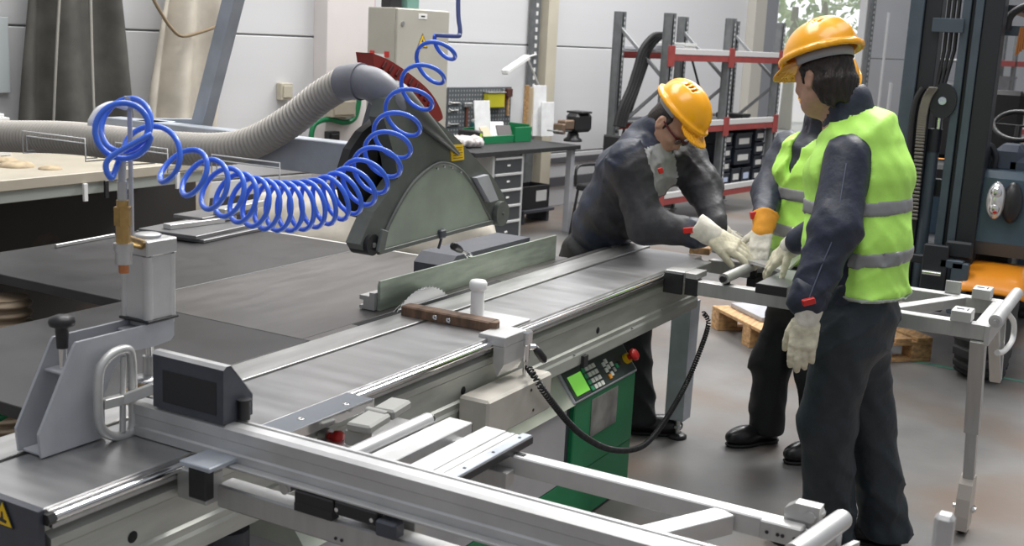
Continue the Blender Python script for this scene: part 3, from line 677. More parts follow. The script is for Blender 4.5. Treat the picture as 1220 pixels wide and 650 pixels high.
m = MB(); m.tube(spline(hk, 6), .0065, 8); m.tube(spline([Yp(u, v, 2.0) for u, v in ((152, 124), (158, 119), (165, 124), (163, 132))], 6), .0065, 8); m.build('white_hook', M_white, rod_)

# ================================================================== spiral air hose
ctr = [(150, 163, 2.45, .050), (146, 158, 2.46, .055), (147, 150, 2.50, .057), (152, 147, 2.54, .056), (172, 162, 2.56, .050), (200, 190, 2.60, .048), (228, 205, 2.66, .052), (262, 225, 2.74, .056), (300, 240, 2.82, .058), (340, 246, 2.90, .060), (380, 241, 2.98, .060), (415, 228, 3.04, .060), (438, 210, 3.10, .060), (458, 185, 3.18, .060), (470, 160, 3.24, .060), (482, 135, 3.30, .060), (497, 108, 3.36, .058), (510, 84, 3.42, .055), (522, 62, 3.46, .052), (534, 47, 3.48, .040)]
cw = np.array([list(Dp(a, b, c))+[r] for a, b, c, r in ctr])
cs = spline(cw, 60); Pc = cs[:, :3]; Rc = cs[:, 3]
turns = np.interp(np.linspace(0, 19, len(Pc)), [0, 1, 2, 3, 4, 5, 6, 7, 8, 9, 10, 11, 12, 13, 14, 15, 16, 17, 18, 19], [0, .6, 1.3, 2.0, 2.6, 3.2, 4.1, 5.6, 8.0, 11., 14., 16.6, 18.2, 19.6, 20.7, 21.6, 22.5, 23.3, 24.1, 24.8])
n = int(24.8*44); tt = np.linspace(0, 24.8, n); ii = np.interp(tt, turns, np.arange(len(Pc)))
Pt = np.stack([np.interp(ii, np.arange(len(Pc)), Pc[:, k]) for k in range(3)], 1); Rt = np.interp(ii, np.arange(len(Pc)), Rc)
tg = np.gradient(Pt, axis=0); ker = np.ones(161)/161
tg = np.stack([np.convolve(np.pad(tg[:, k], 80, 'edge'), ker, 'valid') for k in range(3)], 1); tg /= np.linalg.norm(tg, axis=1, keepdims=True)
ref = CM[0]; HX = []
fwdh = np.array([_f[0], _f[1], 0])
for i in range(n):
    w_ = tg[i]; u_ = unit(np.cross(V3(0, 0, 1), w_)) if i < 10**9 else None
    v_ = np.cross(w_, u_); a = 2*math.pi*tt[i]+2.2
    HX.append(Pt[i]+Rt[i]*(math.cos(a)*u_+math.sin(a)*v_))
HX = np.array(HX)
st = spline([V3(bx, by, 1.45), V3(bx-.004, by, 1.50), Dp(133, 212, 2.46), Dp(129, 190, 2.45), HX[6]], 10)
en = spline([HX[-4], Dp(544, 43, 3.49), Dp(547.5, 41, 3.5), Dp(548, 34, 3.5), Dp(546, 15, 3.5), Dp(546, -40, 3.5), Dp(545, -160, 3.5)], 8)
full = np.concatenate([st[:-1], HX[6:-4], en])
bh = thing('spiral_air_hose', V3(bx, by, 1.45), 'blue spiral air hose looping from the clamp up past the saw guard', 'hose')
MB().tube(full[:-48], .0064, 10).build('coil', M_blue, bh)
MB().tube(full[-49:], .0068, 10).build('drop_line', mat('drop_line', (.10, .13, .30), .35), bh)
m = MB(); m.cyl(V3(bx, by, 1.442), V3(bx, by, 1.52), .0085); m.build('hose_sleeve', M_greyp, bh)

# ================================================================== push handle on the table
ph_ = thing('push_handle', (3.12, 1.9, T), 'dark wooden push bar with a pale upright knob clamped across the saw table', 'handle')
m = MB(); m.prism([(0, 0), (0, .028), (.006, .032), (.052, .032), (.058, .028), (.058, 0)], (3.055, 1.785, T+.001), (1, 0, 0), (0, 0, 1), (0, .335, 0)); m.prism([(0, 0), (.058, 0), (.03, -.02), (.012, -.02)], (3.055, 1.785, T+.001), (1, 0, 0), (0, 1, 0), (0, 0, .031)); wd_ = m.build('wooden_bar', M_wood, ph_)
for u, v in ((518, 378), (534, 381.5)):
    q = Xp(u, v, 3.0535); MB().lathe([(.0085, 0), (.0085, .002), (.003, .002), (.002, .0), (0, 0)], q, (-1, 0, 0)).build('screw', M_chrome, wd_)
kb = Zp(568, 378, T+.008)
m = MB(); m.lathe([(.022, 0), (.0225, .085), (.021, .09), (.026, .094), (.0295, .102), (.0295, .116), (.024, .124), (0, .127)], kb); m.build('upright_knob', M_white, ph_)
m = MB(); m.ab(3.115, 3.27, 1.755, 1.99, T+.001, T+.008); m.build('base_plate', M_alub, ph_)
m = MB(); m.ab(2.99, 3.125, 1.690, 1.7835, T-.02, T+.012, .002); m.prism([(1.690, T-.02), (1.728, T-.02), (1.728, T-.07), (1.712, T-.115), (1.690, T-.075)], (2.99, 0, 0), (0, 1, 0), (0, 0, 1), (.13, 0, 0)); m.build('rail_bracket', M_alub, ph_)
q = Yp(627, 402, 1.69); m = MB(); m.cyl(q+V3(0, 0, -.075), q+V3(0, 0, .018), .0135); m.box(q+V3(0, .0, .0), (.04, .03, .05), None, .006); m.cyl(q+V3(0, 0, -.075), q+V3(0, 0, -.125), .007); ps = m.build('clamp_post', M_chrome, ph_)
q2 = Yp(637, 413, 1.675); q3 = Yp(649, 430, 1.655); m = MB(); m.cyl(q+V3(0, 0, -.03), q2, .009); m.build('lever_shank', M_chrome, ps)
m = MB(); m.lathe([(0, 0), (.009, 0), (.013, .02), (.014, .055), (.009, .066), (0, .067)], q2, unit(q3-q2)); m.build('clamp_lever', M_black, ps)

# coiled cable hanging along the beam
cc = spline([Yp(u, v, y) for u, v, y in ((629, 437, 1.665), (638, 450, 1.62), (651, 470, 1.605), (681, 507, 1.615), (706, 526, 1.63), (728, 535, 1.64), (752, 535.5, 1.65), (771, 527, 1.66), (792, 501, 1.67), (817, 458, 1.69), (835, 415, 1.70), (844, 385, 1.72), (838, 372, 1.74))], 40)
Lc = np.concatenate([[0], np.cumsum(np.linalg.norm(np.diff(cc, axis=0), axis=1))]); n = 2600; sc_ = np.linspace(0, Lc[-1], n); cp_ = np.stack([np.interp(sc_, Lc, cc[:, k]) for k in range(3)], 1)
tg = np.gradient(cp_, axis=0); tg /= np.linalg.norm(tg, axis=1, keepdims=True); HX = []
pitch_ = np.interp(sc_/Lc[-1], [0, .18, .3, .6, .72, 1], [.016, .014, .0085, .0085, .012, .015]); aa = np.cumsum(2*math.pi/pitch_)*(sc_[1]-sc_[0])
for i in range(n):
    u_, v_, _w = basis(tg[i]); u_ = unit(np.cross(V3(0, 1, 0), tg[i])); v_ = np.cross(tg[i], u_); HX.append(cp_[i]+.0085*(math.cos(aa[i])*u_+math.sin(aa[i])*v_))
cco = MB().tube(HX, .0036, 6).build('coiled_cable', M_black); tag(cco, 'black coiled cable sagging in front of the green control cabinet', 'cable')

# ================================================================== support trolley at the far end
tr = thing('support_trolley', (4.65, 1.0, 0), 'aluminium support frame on a wheeled leg at the far end of the saw', 'frame')
m = MB(); m.ab(4.385, 4.435, .50, 1.60, .806, .864, .003); m.build('front_bar', M_alu, tr)
m = MB(); m.ab(4.38, 4.44, .488, .4995, .804, .866); m.build('bar_cap', M_black, tr)
m = MB(); m.ab(4.87, 4.92, .50, 1.735, .806, .864, .003); m.build('back_bar', M_alu, tr)
m = MB(); m.ab(4.436, 4.869, .502, .55, .806, .860, .003); m.build('end_bar', M_alu, tr)
m = MB(); m.bar((4.436, .868, .845), (4.868, .668, .845), .05, .036); m.build('diagonal_bar', M_alu, tr)
m = MB(); m.ab(4.385, 4.69, 1.655, 1.742, .852, .893, .003); mp_ = m.build('mount_plate', M_alu, tr)
m = MB(); m.ab(4.372, 4.3845, 1.66, 1.742, .80, .885, .002); m.ab(4.386, 4.44, 1.601, 1.654, .80, .866); m.build('black_mount', M_black, tr)
m = MB(); m.ab(4.385, 4.50, 1.605, 1.654, .868, .892); m.build('mount_ear', M_alu, tr)
m = MB(); m.cyl((4.37, 1.487, .893), (4.80, 1.487, .893), .021, n=24); r2 = m.build('support_roller', M_alub, tr)
m = MB(); m.cyl((4.355, 1.487, .893), (4.3695, 1.487, .893), .013, n=14); m.build('roller_axle', M_black, r2)
m = MB(); m.ab(4.74, 4.76, 1.475, 1.50, .80, .876); m.ab(4.72, 4.868, 1.47, 1.505, .80, .84); m.build('roller_support', M_blackm, tr); m = MB(); m.ab(4.40, 4.42, 1.475, 1.50, .8645, .876); m.build('roller_support', M_blackm, tr)
for x in (4.36, 4.84):
    m = MB(); m.ab(x, x+.085, .555, .625, .866, .908, .003); pd = m.build('rest_block', M_alub, tr)
    m = MB(); m.ab(x+.02, x+.06, .57, .575, .9085, .9095); m.ab(x+.03, x+.045, .585, .612, .9085, .9095); m.build('block_slot', M_dkgrey, pd)
m = MB(); m.ab(4.895, 4.902, .675, .735, .8645, .915); m.build('stop_plate', M_alu, tr)
m = MB(); m.cyl((4.33, .470, .895), (4.93, .470, .895), .023, n=24); r3 = m.build('end_roller', M_alub, tr)
m = MB(); m.cyl((4.322, .470, .895), (4.3295, .470, .895), .014, n=14); m.cyl((4.312, .470, .895), (4.3215, .47, .895), .007, n=10); m.build('roller_axle', M_steel, r3)
m = MB(); m.ab(4.335, 4.925, .484, .5015, .80, .872); m.build('roller_rail', M_alu, tr)
wq = Zp(1146, 633, 0); wx, wy = float(wq[0]), float(wq[1]); ltop = V3(4.40, .525, .806); lbot = V3(wx, wy+.0, .20)
m = MB(); d_ = unit(lbot-ltop); mid = ltop+(lbot-ltop)*.62
m.bar(ltop, mid, .052, .052, (0, 1, 0)); lg = m.build('leg', M_alu, tr)
m = MB(); m.bar(mid+d_*.001, lbot, .040, .040, (0, 1, 0)); m.build('inner_leg', M_alu, lg)
q = Yp(1186, 452, .505)
m = MB(); m.bar((4.86, .515, .86), q, .03, .045, (0, 1, 0)); m.bar((4.70, .515, .81), q, .03, .04, (0, 1, 0)); m.build('leg_brace', M_alu, tr)
hq = [Yp(u, v, .47) for u, v in ((1200, 372), (1208, 385), (1206, 405), (1196, 418), (1188, 420))]
m = MB(); m.tube(spline(hq, 6), .011, 10); m.build('pull_handle', M_white, tr)
hs = [(-.055, .0), (-.066, .06), (-.066, .13), (-.05, .185), (-.02, .21), (.02, .21), (.05, .185), (.066, .13), (.066, .06), (.055, .0)]
m = MB(); m.prism(hs, (wx, wy-.022, .022), (1, 0, 0), (0, 0, 1), (0, .05, 0)); m.build('wheel_guard', mat('pale_guard', (.52, .47, .42), .5), lg)
m = MB(); m.cyl((wx, wy-.012, .055), (wx, wy+.014, .055), .055, n=28); wl_ = m.build('wheel', M_black, tr)
m = MB(); m.cyl((wx, wy-.04, .10), (wx, wy+.045, .10), .009); m.cyl((wx, wy-.034, .10), (wx, wy-.024, .10), .015, n=6, smooth=False); m.build('axle_bolt', M_chrome, lg)

# work pieces lying on the far end
q = [Zp(u, v, .916) for u, v in ((848, 300), (936, 326), (962, 302), (880, 285))]
m = MB(); c_ = sum(q)/4; pl_ = [(p[0], p[1]) for p in q]; m.prism(pl_, (0, 0, .9145), (1, 0, 0), (0, 1, 0), (0, 0, .012)); o = m.build('metal_sheet', M_alu); tag(o, 'grey metal sheet under the gloved hands of the workers', 'sheet')
q = [Zp(u, v, .935) for u, v in ((908, 336), (930, 344), (972, 322), (945, 314))]
d0 = unit(q[2]-q[1]); pr_ = thing('metal_profile', (q[0]+q[1])/2+V3(0, 0, -.0365), 'square grey metal profile with black end cap beside the gloves', 'profile')
w0 = np.linalg.norm((q[1]-q[0])[:2]); mid0 = (q[0]+q[1])/2
m = MB(); m.bar(mid0+V3(0, 0, -.018)+d0*.006, mid0+d0*.36+V3(0, 0, -.018), w0, .036); m.build('tube', mat('profile_grey', (.20, .205, .215), .4, .5), pr_)
m = MB(); m.bar(mid0+V3(0, 0, -.018), mid0+V3(0, 0, -.018)+d0*.0055, w0*1.02, .037); m.build('end_cap', M_black, pr_)



# ================================================================== the hall
M_floor = mat('concrete_floor', (.235, .228, .222), .33, noise=.0, nscale=1.3, col2=(.14, .137, .135), detail=9, mix=(.38, .62), bump=.03, bscale=30, spec=.5)
def floor_mat(m):
    nt = m.node_tree; b = nt.nodes['Principled BSDF']
    src = b.inputs['Base Color'].links[0].from_socket
    tc = [n for n in nt.nodes if n.type == 'TEX_COORD'][0]
    n = nt.nodes.new('ShaderNodeTexNoise'); n.inputs['Scale'].default_value = .9; n.inputs['Detail'].default_value = 6
    nt.links.new(tc.outputs['Object'], n.inputs['Vector'])
    r = nt.nodes.new('ShaderNodeValToRGB'); r.color_ramp.elements[0].position = .46; r.color_ramp.elements[1].position = .60
    r.color_ramp.elements[0].color = (0, 0, 0, 1); r.color_ramp.elements[1].color = (.8, .8, .8, 1)
    nt.links.new(n.outputs['Fac'], r.inputs['Fac'])
    mx = nt.nodes.new('ShaderNodeMixRGB'); mx.inputs['Color2'].default_value = (.20, .145, .11, 1)
    nt.links.new(r.outputs['Color'], mx.inputs['Fac']); nt.links.new(src, mx.inputs['Color1']); nt.links.new(mx.outputs['Color'], b.inputs['Base Color'])
floor_mat(M_floor)
m = MB(); pts_ = [wl(-16, 0, 0), wl(22, 0, 0), wl(22, 14, 0), wl(-16, 14, 0)]
m.prism([(p[0], p[1]) for p in pts_], (0, 0, -.05), (1, 0, 0), (0, 1, 0), (0, 0, .05)); m.build('floor', M_floor, kind='structure')
M_wall = mat('wall_panel', (.66, .665, .68), .5, noise=.03, nscale=2, bump=.12, bscale=11, stretch=(.02, .02, 1))
M_seam = mat('wall_seam', (.22, .22, .23), .7)
def wbox(m, s0, s1, o0, o1, z0, z1, ch=.003):
    c = wl((s0+s1)/2, (o0+o1)/2, (z0+z1)/2); R = np.stack([WD, -WN, V3(0, 0, 1)], 1)
    return m.box(c, (s1-s0, abs(o1-o0), z1-z0), R, ch)
zs_ = [0, .58, 1.70, 2.82, 3.94, 5.06, 6.2]
m = MB()
for a, b in zip(zs_[:-1], zs_[1:]):
    for s0, s1 in ((-16, 4.9), (8.46, 22)): wbox(m, s0, s1, 0, -.10, a+.006, b-.006, .006)
wbox(m, 4.9, 8.46, 0, -.10, 3.946, 6.2)
m.m = 1; wbox(m, -16, 4.9, -.02, -.09, 0, 6.2); wbox(m, 8.46, 22, -.02, -.09, 0, 6.2)
m.build('wall_back', [M_wall, M_seam], kind='structure')
def strct(name, mm, *boxes):
    m = MB()
    for b in boxes: wbox(m, *b)
    return m.build(name, mm, kind='structure')
M_trimw = mat('pillar_white', (.70, .66, .65), .5, noise=.03, nscale=3)
strct('trim_1', M_trimw, (-3.36, -2.82, .001, .16, 0, 6.1))
strct('trim_2', mat('pink_pipe', (.55, .38, .42), .5), (-2.815, -2.77, .001, .12, 0, 6.1))
M_beige = mat('beige_column', (.56, .52, .42), .5, noise=.05, nscale=4)
strct('trim_3', M_beige, (-.29, -.12, .001, .12, 0, 6.1))
M_post = mat('rack_steel', (.17, .18, .185), .45, .4, noise=.12, nscale=14)
strct('trim_4', mat('door_column', (.52, .50, .45), .5), (4.28, 4.60, .001, .12, 0, 6.1))
strct('trim_5', mat('door_column_dark', (.26, .27, .29), .5), (4.62, 4.98, .001, .10, 0, 6.1))
strct('door_1', mat('door_frame', (.72, .72, .72), .5), (4.99, 5.08, -.09, .06, 0, 3.94), (8.28, 8.40, -.09, .03, 0, 3.94), (5.09, 8.27, -.09, .03, 3.80, 3.94))
def perf(name, s, off, z0, z1, label):
    m = MB(); wbox(m, s-.06, s+.06, off, off+.05, z0, z1)
    m.m = 1
    for k in range(int((z1-.8)/.08)):
        wbox(m, s-.018, s+.018, off+.0485, off+.0515, .8+k*.08, .8+k*.08+.04, .001)
    return tag(m.build(name, [M_post, mat('hole_light', (.7, .7, .7), .6)]), label, 'post')
perf('perforated_rail', 8.36, .07, 0.001, 3.9, 'grey perforated steel rail standing at the right side of the bright doorway')
perf('perforated_rail', -.42, .02, 0.001, 4.2, 'blue grey perforated rail on the wall beside the beige column')
strct('trim_6', mat('dark_rail', (.10, .10, .11), .6), (-.10, 2.2, .001, .02, .47, .53), (-.10, 2.2, .001, .02, .22, .32))
strct('foot_band_back', mat('dark_band', (.055, .05, .05), .8, noise=.3, nscale=3), (-16, -3.37, .001, .03, .0, .45))  # dark mottled band along the foot of the back wall
strct('light_strips', mat('gap_light_white', (.88, .88, .88), .4), (9.24, 9.30, .001, .03, 0, 2.45), (9.68, 9.78, .001, .03, 0, 1.3))  # tall strip paints light in a panel gap as white; short one plain white
# a side wall far to the right
m = MB(); pA = wl(15.5, 0, 0); pB = wl(15.5, 9.5, 0)
m.bar(pA+V3(0, 0, 3), pB+V3(0, 0, 3), .1, 6.0); m.build('wall_right', mat('wall_right_panel', (.66, .67, .68), .5, noise=.04, nscale=1), kind='structure')
# outside
m = MB(); gp = [wl(-10, -.15, 0), wl(60, -.15, 0), wl(60, -60, 0), wl(-10, -60, 0)]
m.prism([(p[0], p[1]) for p in gp], (0, 0, -.06), (1, 0, 0), (0, 1, 0), (0, 0, .05)); m.build('ground', mat('yard_concrete', (.75, .74, .72), .8), kind='structure')
def leafy(name, c, rx, rz, n, label, colr):
    t = thing(name, (c[0], c[1], 0), label, 'tree', 'trees outside the doorway'); rng = np.random.default_rng(int(c[0]*100))
    m = MB(); m.cyl((c[0], c[1], 0), (c[0], c[1], c[2]), .16, .08, 10); m.build('trunk', mat('bark', (.55, .53, .47), .9), t)
    m = MB()
    for i in range(n):
        d = rng.normal(size=3); d /= np.linalg.norm(d); r = rng.uniform(.3, 1)**.5
        p = np.asarray(c)+d*r*np.array([rx, rx, rz])
        u = unit(rng.normal(size=3)); v = unit(np.cross(u, rng.normal(size=3))); s = rng.uniform(.07, .16)
        m.add([p-u*s, p+v*s*.6, p+u*s, p-v*s*.6], [[0, 1, 2, 3]], False)
    m.build('foliage', mat('leaf_'+name+str(len(MATS)), colr, .6, noise=.3, nscale=2), t)
for (u, v, dp, rx, rz, lab) in ((948, 8, 26, 1.6, 2.0, 'pale green leafy tree seen through the upper left of the doorway'), (985, -10, 29, 1.8, 2.3, 'light green tree outside the doorway above the helmet of the nearest worker')):
    leafy('tree', Dp(u, v, dp), rx, rz, 700, lab, (.70, .84, .58))

# ================================================================== left background: tarps, machine, plates
def tarp(name, lo, hi, off, z0, z1, folds, mm, label, seams):
    # lo/hi: (s left, s right) at bottom and top
    m = MB(); P = []; nu, nv = 60, 26
    for i in range(nv):
        t = i/(nv-1); row = []
        for j in range(nu):
            u = j/(nu-1); bul = math.sin(math.pi*min(1, t*1.15))*.04
            a = lo[0]+(hi[0]-lo[0])*t-bul; b = lo[1]+(hi[1]-lo[1])*t+bul*.3
            row.append(wl(a+(b-a)*u, off+folds*(.5+.5*math.sin(u*15+t*2.2+1.2*math.sin(u*5)))*(1-.45*t)+.05*math.sin(math.pi*u), z0+(z1-z0)*t))
        P.append(row)
    m.grid(P, True, .012); t_ = m.build(name, mm); tag(t_, label, 'tarp')
    for uu in seams:
        j = int(uu*(nu-1)); m = MB(); m.tube([P[i][j]+WN*.012 for i in range(nv)], .011, 6); m.build('seam_tape', mat('seam_tape', (.42, .41, .37), .8), t_)
    return t_
M_tarpd = mat('dark_tarp', (.072, .070, .062), .85, noise=.25, nscale=5, bump=.15, bscale=25)
M_tarpl = mat('pale_tarp', (.53, .49, .42), .75, noise=.2, nscale=3, bump=.15, bscale=20)
tarp('hanging_tarp', (-6.12, -5.20), (-5.82, -5.36), .12, .30, 2.9, .13, M_tarpd, 'dark grey hanging tarp with pale seams at the far left wall', (.30, .68))
tp = tarp('hanging_tarp', (-5.22, -4.62), (-4.72, -4.30), .10, .30, 2.9, .14, M_tarpl, 'pale dirty hanging tarp beside the slanted steel frame', ())
rp_ = [Wp(u, v, .30) for u, v in ((180, -6), (190, 12), (203, 32), (217, 43), (240, 38), (262, 30))]
MB().tube(spline(rp_, 8), .012, 6).build('drawstring', mat('rope', (.25, .19, .12), .9), tp)
# light poster at the very left
m = MB(); a = Wp(-20, 40, .05); wbox(m, -6.9, -6.02, .03, .05, 1.27, 1.75); o = m.build('wall_sheet', mat('pale_blue_sheet', (.62, .68, .70), .5)); tag(o, 'pale bluish sheet on the wall left of the dark tarp', 'sheet')
# cream machine bed
cm = thing('cream_machine', (3.9, 5.2, 0), 'long cream coloured machine bed behind the suction hose', 'machine')
M_cream = mat('cream_paint', (.46, .42, .34), .5, noise=.08, nscale=4); M_fascia = mat('fascia_grey', (.42, .45, .42), .45)
m = MB(); m.ab(1.9, 4.93, 4.78, 5.9, .955, 1.01, .004); m.build('bed', M_cream, cm)
m = MB(); m.ab(1.9, 4.90, 4.80, 5.88, .895, .954, .003); m.build('fascia', M_fascia, cm)
m = MB(); m.ab(3.35, 3.56, 4.86, 5.1, 0, .894); m.build('leg', M_fascia, cm)
m = MB(); m.ab(3.6, 5.3, 5.25, 5.8, 0, .894); m.build('shade_backdrop', mat('shade_backdrop', (.02, .017, .015), .8, col2=(.09, .055, .035), nscale=2.2, mix=(.55, .8)), cm)  # dark backdrop painting the shaded void under the bed, brown for stuff there
for u, v in ((102, 228), (127, 224), (212, 214)):
    q = Yp(u, v, 4.77); m = MB(); m.ab(q[0]-.012, q[0]+.012, 4.765, 4.7795, q[2]-.05, q[2]+.04); m.build('bracket', M_black if u == 127 else M_white, cm)
m = MB()
for u, v, r_ in ((20, 196, .09), (60, 199, .06), (5, 190, .07)):
    q = Zp(u, v, 1.02); m.sphere((q[0], q[1], 1.01), r_, sc=(1, 1, .35))
o = m.build('dust_heap', mat('saw_dust', (.45, .36, .24), .9, noise=.2, nscale=20)); tag(o, 'brownish dust heaps on the left end of the cream machine', 'dust', kind='stuff')
m = MB(); q = Wp(5, 120, 1.0); cq_ = wsz(Wp(11, 120, 1.2))[0]; wbox(m, cq_-.3, cq_, .9, 1.2, 1.012, 1.22); wbox(m, cq_-.28, cq_-.02, .92, 1.18, 1.2205, 1.24); o = m.build('grey_case', M_white); tag(o, 'small white box at the left picture edge above the hose', 'box')
# stacked plates on the side extension
A = [Zp(u, v, T+.02) for u, v in ((171, 268), (222, 284), (300, 271), (240, 256))]
M_plate = mat('plate_grey', (.20, .20, .205), .4, .5, noise=.1, nscale=8)
def plate(u, v, z, L, Wd, h, mm, label, ang=0.):
    q = Zp(u, v, z); R = rotz(ang); c = np.array([q[0], q[1], z-h/2]); m = MB(); ex = R @ V3(1, 0, 0); Rm = np.stack([ex, np.cross(V3(0, 0, 1), ex), V3(0, 0, 1)], 1)
    m.box(c, (L, Wd, h), Rm, .002); o = m.build('metal_plate', mm); tag(o, label, 'plate', 'plates stacked on the side table'); return o
plate(247, 271, T+.015, .50, .36, .0145, M_plate, 'largest grey plate lying at the bottom of the plate stack', .1)
plate(240, 268, T+.032, .46, .30, .0165, M_plate, 'second grey plate lying just above the largest plate', .12)
plate(232, 262.5, T+.055, .30, .05, .0225, M_alub, 'long bright aluminium bar at the front of the plate stack', -.1)
plate(252, 259, T+.050, .26, .07, .0175, M_alub, 'bright aluminium bar behind the front bar of the plate stack', .05)
plate(258, 251, T+.066, .40, .16, .0155, M_plate, 'thin dark grey plate resting on top of the aluminium bars', .1)
plate(285, 243, T+.095, .34, .06, .028, M_alu, 'short grey bar topmost at the back of the plate stack', .2)
a, b = Zp(66, 293, T+.008), Zp(136, 280, T+.008)
m = MB(); m.bar(a, b, .012, .014); o = m.build('metal_strip', M_alub); tag(o, 'thin pale metal strip lying near the far edge of the dark side table', 'strip')
# ribbed duct and green hose in the gap of the tables
dq = Dp(6, 365, 4.15); N = 300; zz = np.linspace(.02, .80, N)
vd = MB().tube(np.stack([np.full(N, dq[0]), np.full(N, dq[1]), zz], 1), .085+.008*np.sin(zz*2*math.pi/.035), 20).build('ribbed_duct', mat('brown_duct', (.28, .21, .14), .6)); tag(vd, 'brown ribbed duct standing in the gap between the dark tables', 'duct')
gh = [V3(1.30, 2.42, .62), Dp(-30, 512, 2.95), Dp(0, 497, 2.95), Dp(20, 487, 2.97), Dp(50, 480, 3.0), V3(2.0, 2.6, .5), V3(2.1, 2.7, .02)]
o = MB().tube(spline(gh, 8), .010, 8).build('green_hose', M_greenp); tag(o, 'green hose in the dark gap behind the clamp bracket', 'hose')
# cloth sack heap behind the saw
lo, hi = (3.95, 2.55, -.02), (6.2, 4.6, 1.1)
S = SDF((4.0, 2.45, -.02), (6.1, 4.5, 1.05), .035)
for u, v, d_, rx, rz in ((533, 294, 5.15, .21, .20), (515, 285, 5.3, .25, .22), (400, 285, 5.6, .32, .22), (355, 280, 5.7, .25, .2), (460, 285, 5.5, .3, .2)):
    q = Dp(u, v, d_); S.ell(q, (rx, rx, rz), None, .12)
    S.cone(q, (q[0], q[1], .1), rx*.9, rx, .12)
S.mod(lambda p, f: f+.02*np.sin(p[..., 0]*23+3*np.sin(p[..., 1]*9))*np.sin(p[..., 1]*17+p[..., 2]*19))
o = S.build('dust_sack', mat('cream_cloth', (.62, .57, .49), .85, noise=.12, nscale=5, bump=.2, bscale=18), relax=2, origin=(4.9, 3.2, 0)); tag(o, 'crumpled cream dust sacks bulging behind the saw blade guard', 'sack')

# ================================================================== electrical cabinet and wall fittings
ec_ = thing('electrical_cabinet', wl(-3.03, .75, 0), 'tall grey beige electrical cabinet with a yellow warning triangle', 'cabinet')
M_cab = mat('cabinet_beige', (.40, .385, .335), .5, noise=.04, nscale=4); M_cabs = M_cab
m = MB(); wbox(m, -3.34, -2.72, .60, .895, 0, 1.96, .006); m.build('cabinet_body', M_cab, ec_)
m = MB(); wbox(m, -3.335, -2.725, .8955, .918, .06, 1.955, .006); dr = m.build('door', M_cab, ec_)
RW = np.stack([WD, -WN, V3(0, 0, 1)], 1)
def wbx(par, name, u0, v0, u1, v1, off, th, mm):
    a = wsz(Wp(u0, v0, off+th)); b = wsz(Wp(u1, v1, off+th)); m = MB(); wbox(m, min(a[0], b[0]), max(a[0], b[0]), off+.0003, off+th, min(a[2], b[2]), max(a[2], b[2]), .001); return m.build(name, mm, par)
np_ = wbx(ec_, 'name_plate', 499, 16, 509, 23, .918, .003, M_white); wbx(np_, 'plate_text', 502, 18.5, 506.5, 20.5, .921, .002, M_black)
lk = wsz(Wp(481, 28, .93)); m = MB(); m.cyl(wl(lk[0], .918, lk[2]), wl(lk[0], .926, lk[2]), .018); m.build('lock', M_steel, ec_)
tq = wsz(Wp(503.5, 49, .92)); o_ = wl(tq[0], .9183, tq[2]); s_ = .062
tg_ = MB().prism([(-s_, -s_*.85), (s_, -s_*.85), (0, s_*1.0)], o_, WD, V3(0, 0, 1), WN*.0015).build('warning_sign', M_black, ec_)
MB().prism([(-s_*.82, -s_*.74), (s_*.82, -s_*.74), (0, s_*.8)], o_+WN*.0016, WD, V3(0, 0, 1), WN*.001).build('yellow_field', M_yellow, tg_)
MB().prism([(.008, .030), (-.014, -.006), (-.002, -.006), (-.008, -.036), (.014, .002), (.002, .002)], o_+WN*.0028, WD, V3(0, 0, 1), WN*.001).build('bolt_symbol', M_black, tg_)


m = MB(); R2 = np.stack([WN, WD, V3(0, 0, 1)], 1)
for o__ in (.66, .82):
    m = MB(); m.box(wl(-3.3435, o__, 1.60), (.05, .004, .045), R2, .001); m.build('red_sticker', M_red, ec_)
m = MB(); m.box(wl(-3.3435, .74, 1.575), (.13, .003, .05), R2, .001); m.build('paper_note', M_white, ec_)
for s__, o__, h_, mm, lb_ in ((-3.0, .72, .10, mat('green_glass', (.16, .30, .26), .3), 'small greenish box standing on top of the electrical cabinet'), (-3.18, .7, .14, M_black, 'small black part standing on top of the electrical cabinet left side')):
    m = MB(); wbox(m, s__-.07, s__+.07, o__-.05, o__+.05, 1.961, 1.961+h_, .006); wbox(m, s__-.05, s__+.05, o__-.04, o__+.04, 1.962+h_, 1.975+h_, .003); o = m.build('spare_box', mm); tag(o, lb_, 'box')
def wthing(name, u0, v0, u1, v1, off, th, mm, label, cat, ch=.004):
    a = wsz(Wp(u0, v0, off+th)); b = wsz(Wp(u1, v1, off+th)); m = MB(); wbox(m, min(a[0], b[0]), max(a[0], b[0]), off+.001, off+th, min(a[2], b[2]), max(a[2], b[2]), ch)
    wbox(m, min(a[0], b[0])+.02, max(a[0], b[0])-.02, off+th+.0005, off+th+.012, min(a[2], b[2])+.02, max(a[2], b[2])-.02, .003)
    o = m.build(name, mm); tag(o, label, cat); return o
wthing('socket_box', 335, 99, 349, 119, .0, .06, M_beige, 'beige socket box on the wall left of the white pillar', 'socket')
wthing('junction_box', 396, 118, 424, 139, .16, .10, M_cream, 'cream junction box on the white pillar behind the suction elbow', 'box')
wthing('junction_box', 392, 157, 405, 167, .16, .06, M_black, 'small black box on the white pillar above the support arm', 'box')
gq = [Wp(u, v, .20) for u, v in ((371, 178), (371, 160), (376, 147), (392, 142), (410, 146), (422, 141), (427, 125), (428, 110))]
o = MB().tube(spline(gq, 8), .022, 10).build('green_hose', M_greenp); tag(o, 'green hose hanging on the white pillar behind the saw guard', 'hose')
wthing('light_switch', 629, 136, 639, 153, .12, .03, M_white, 'white light switch on the beige column above the workbench', 'switch')

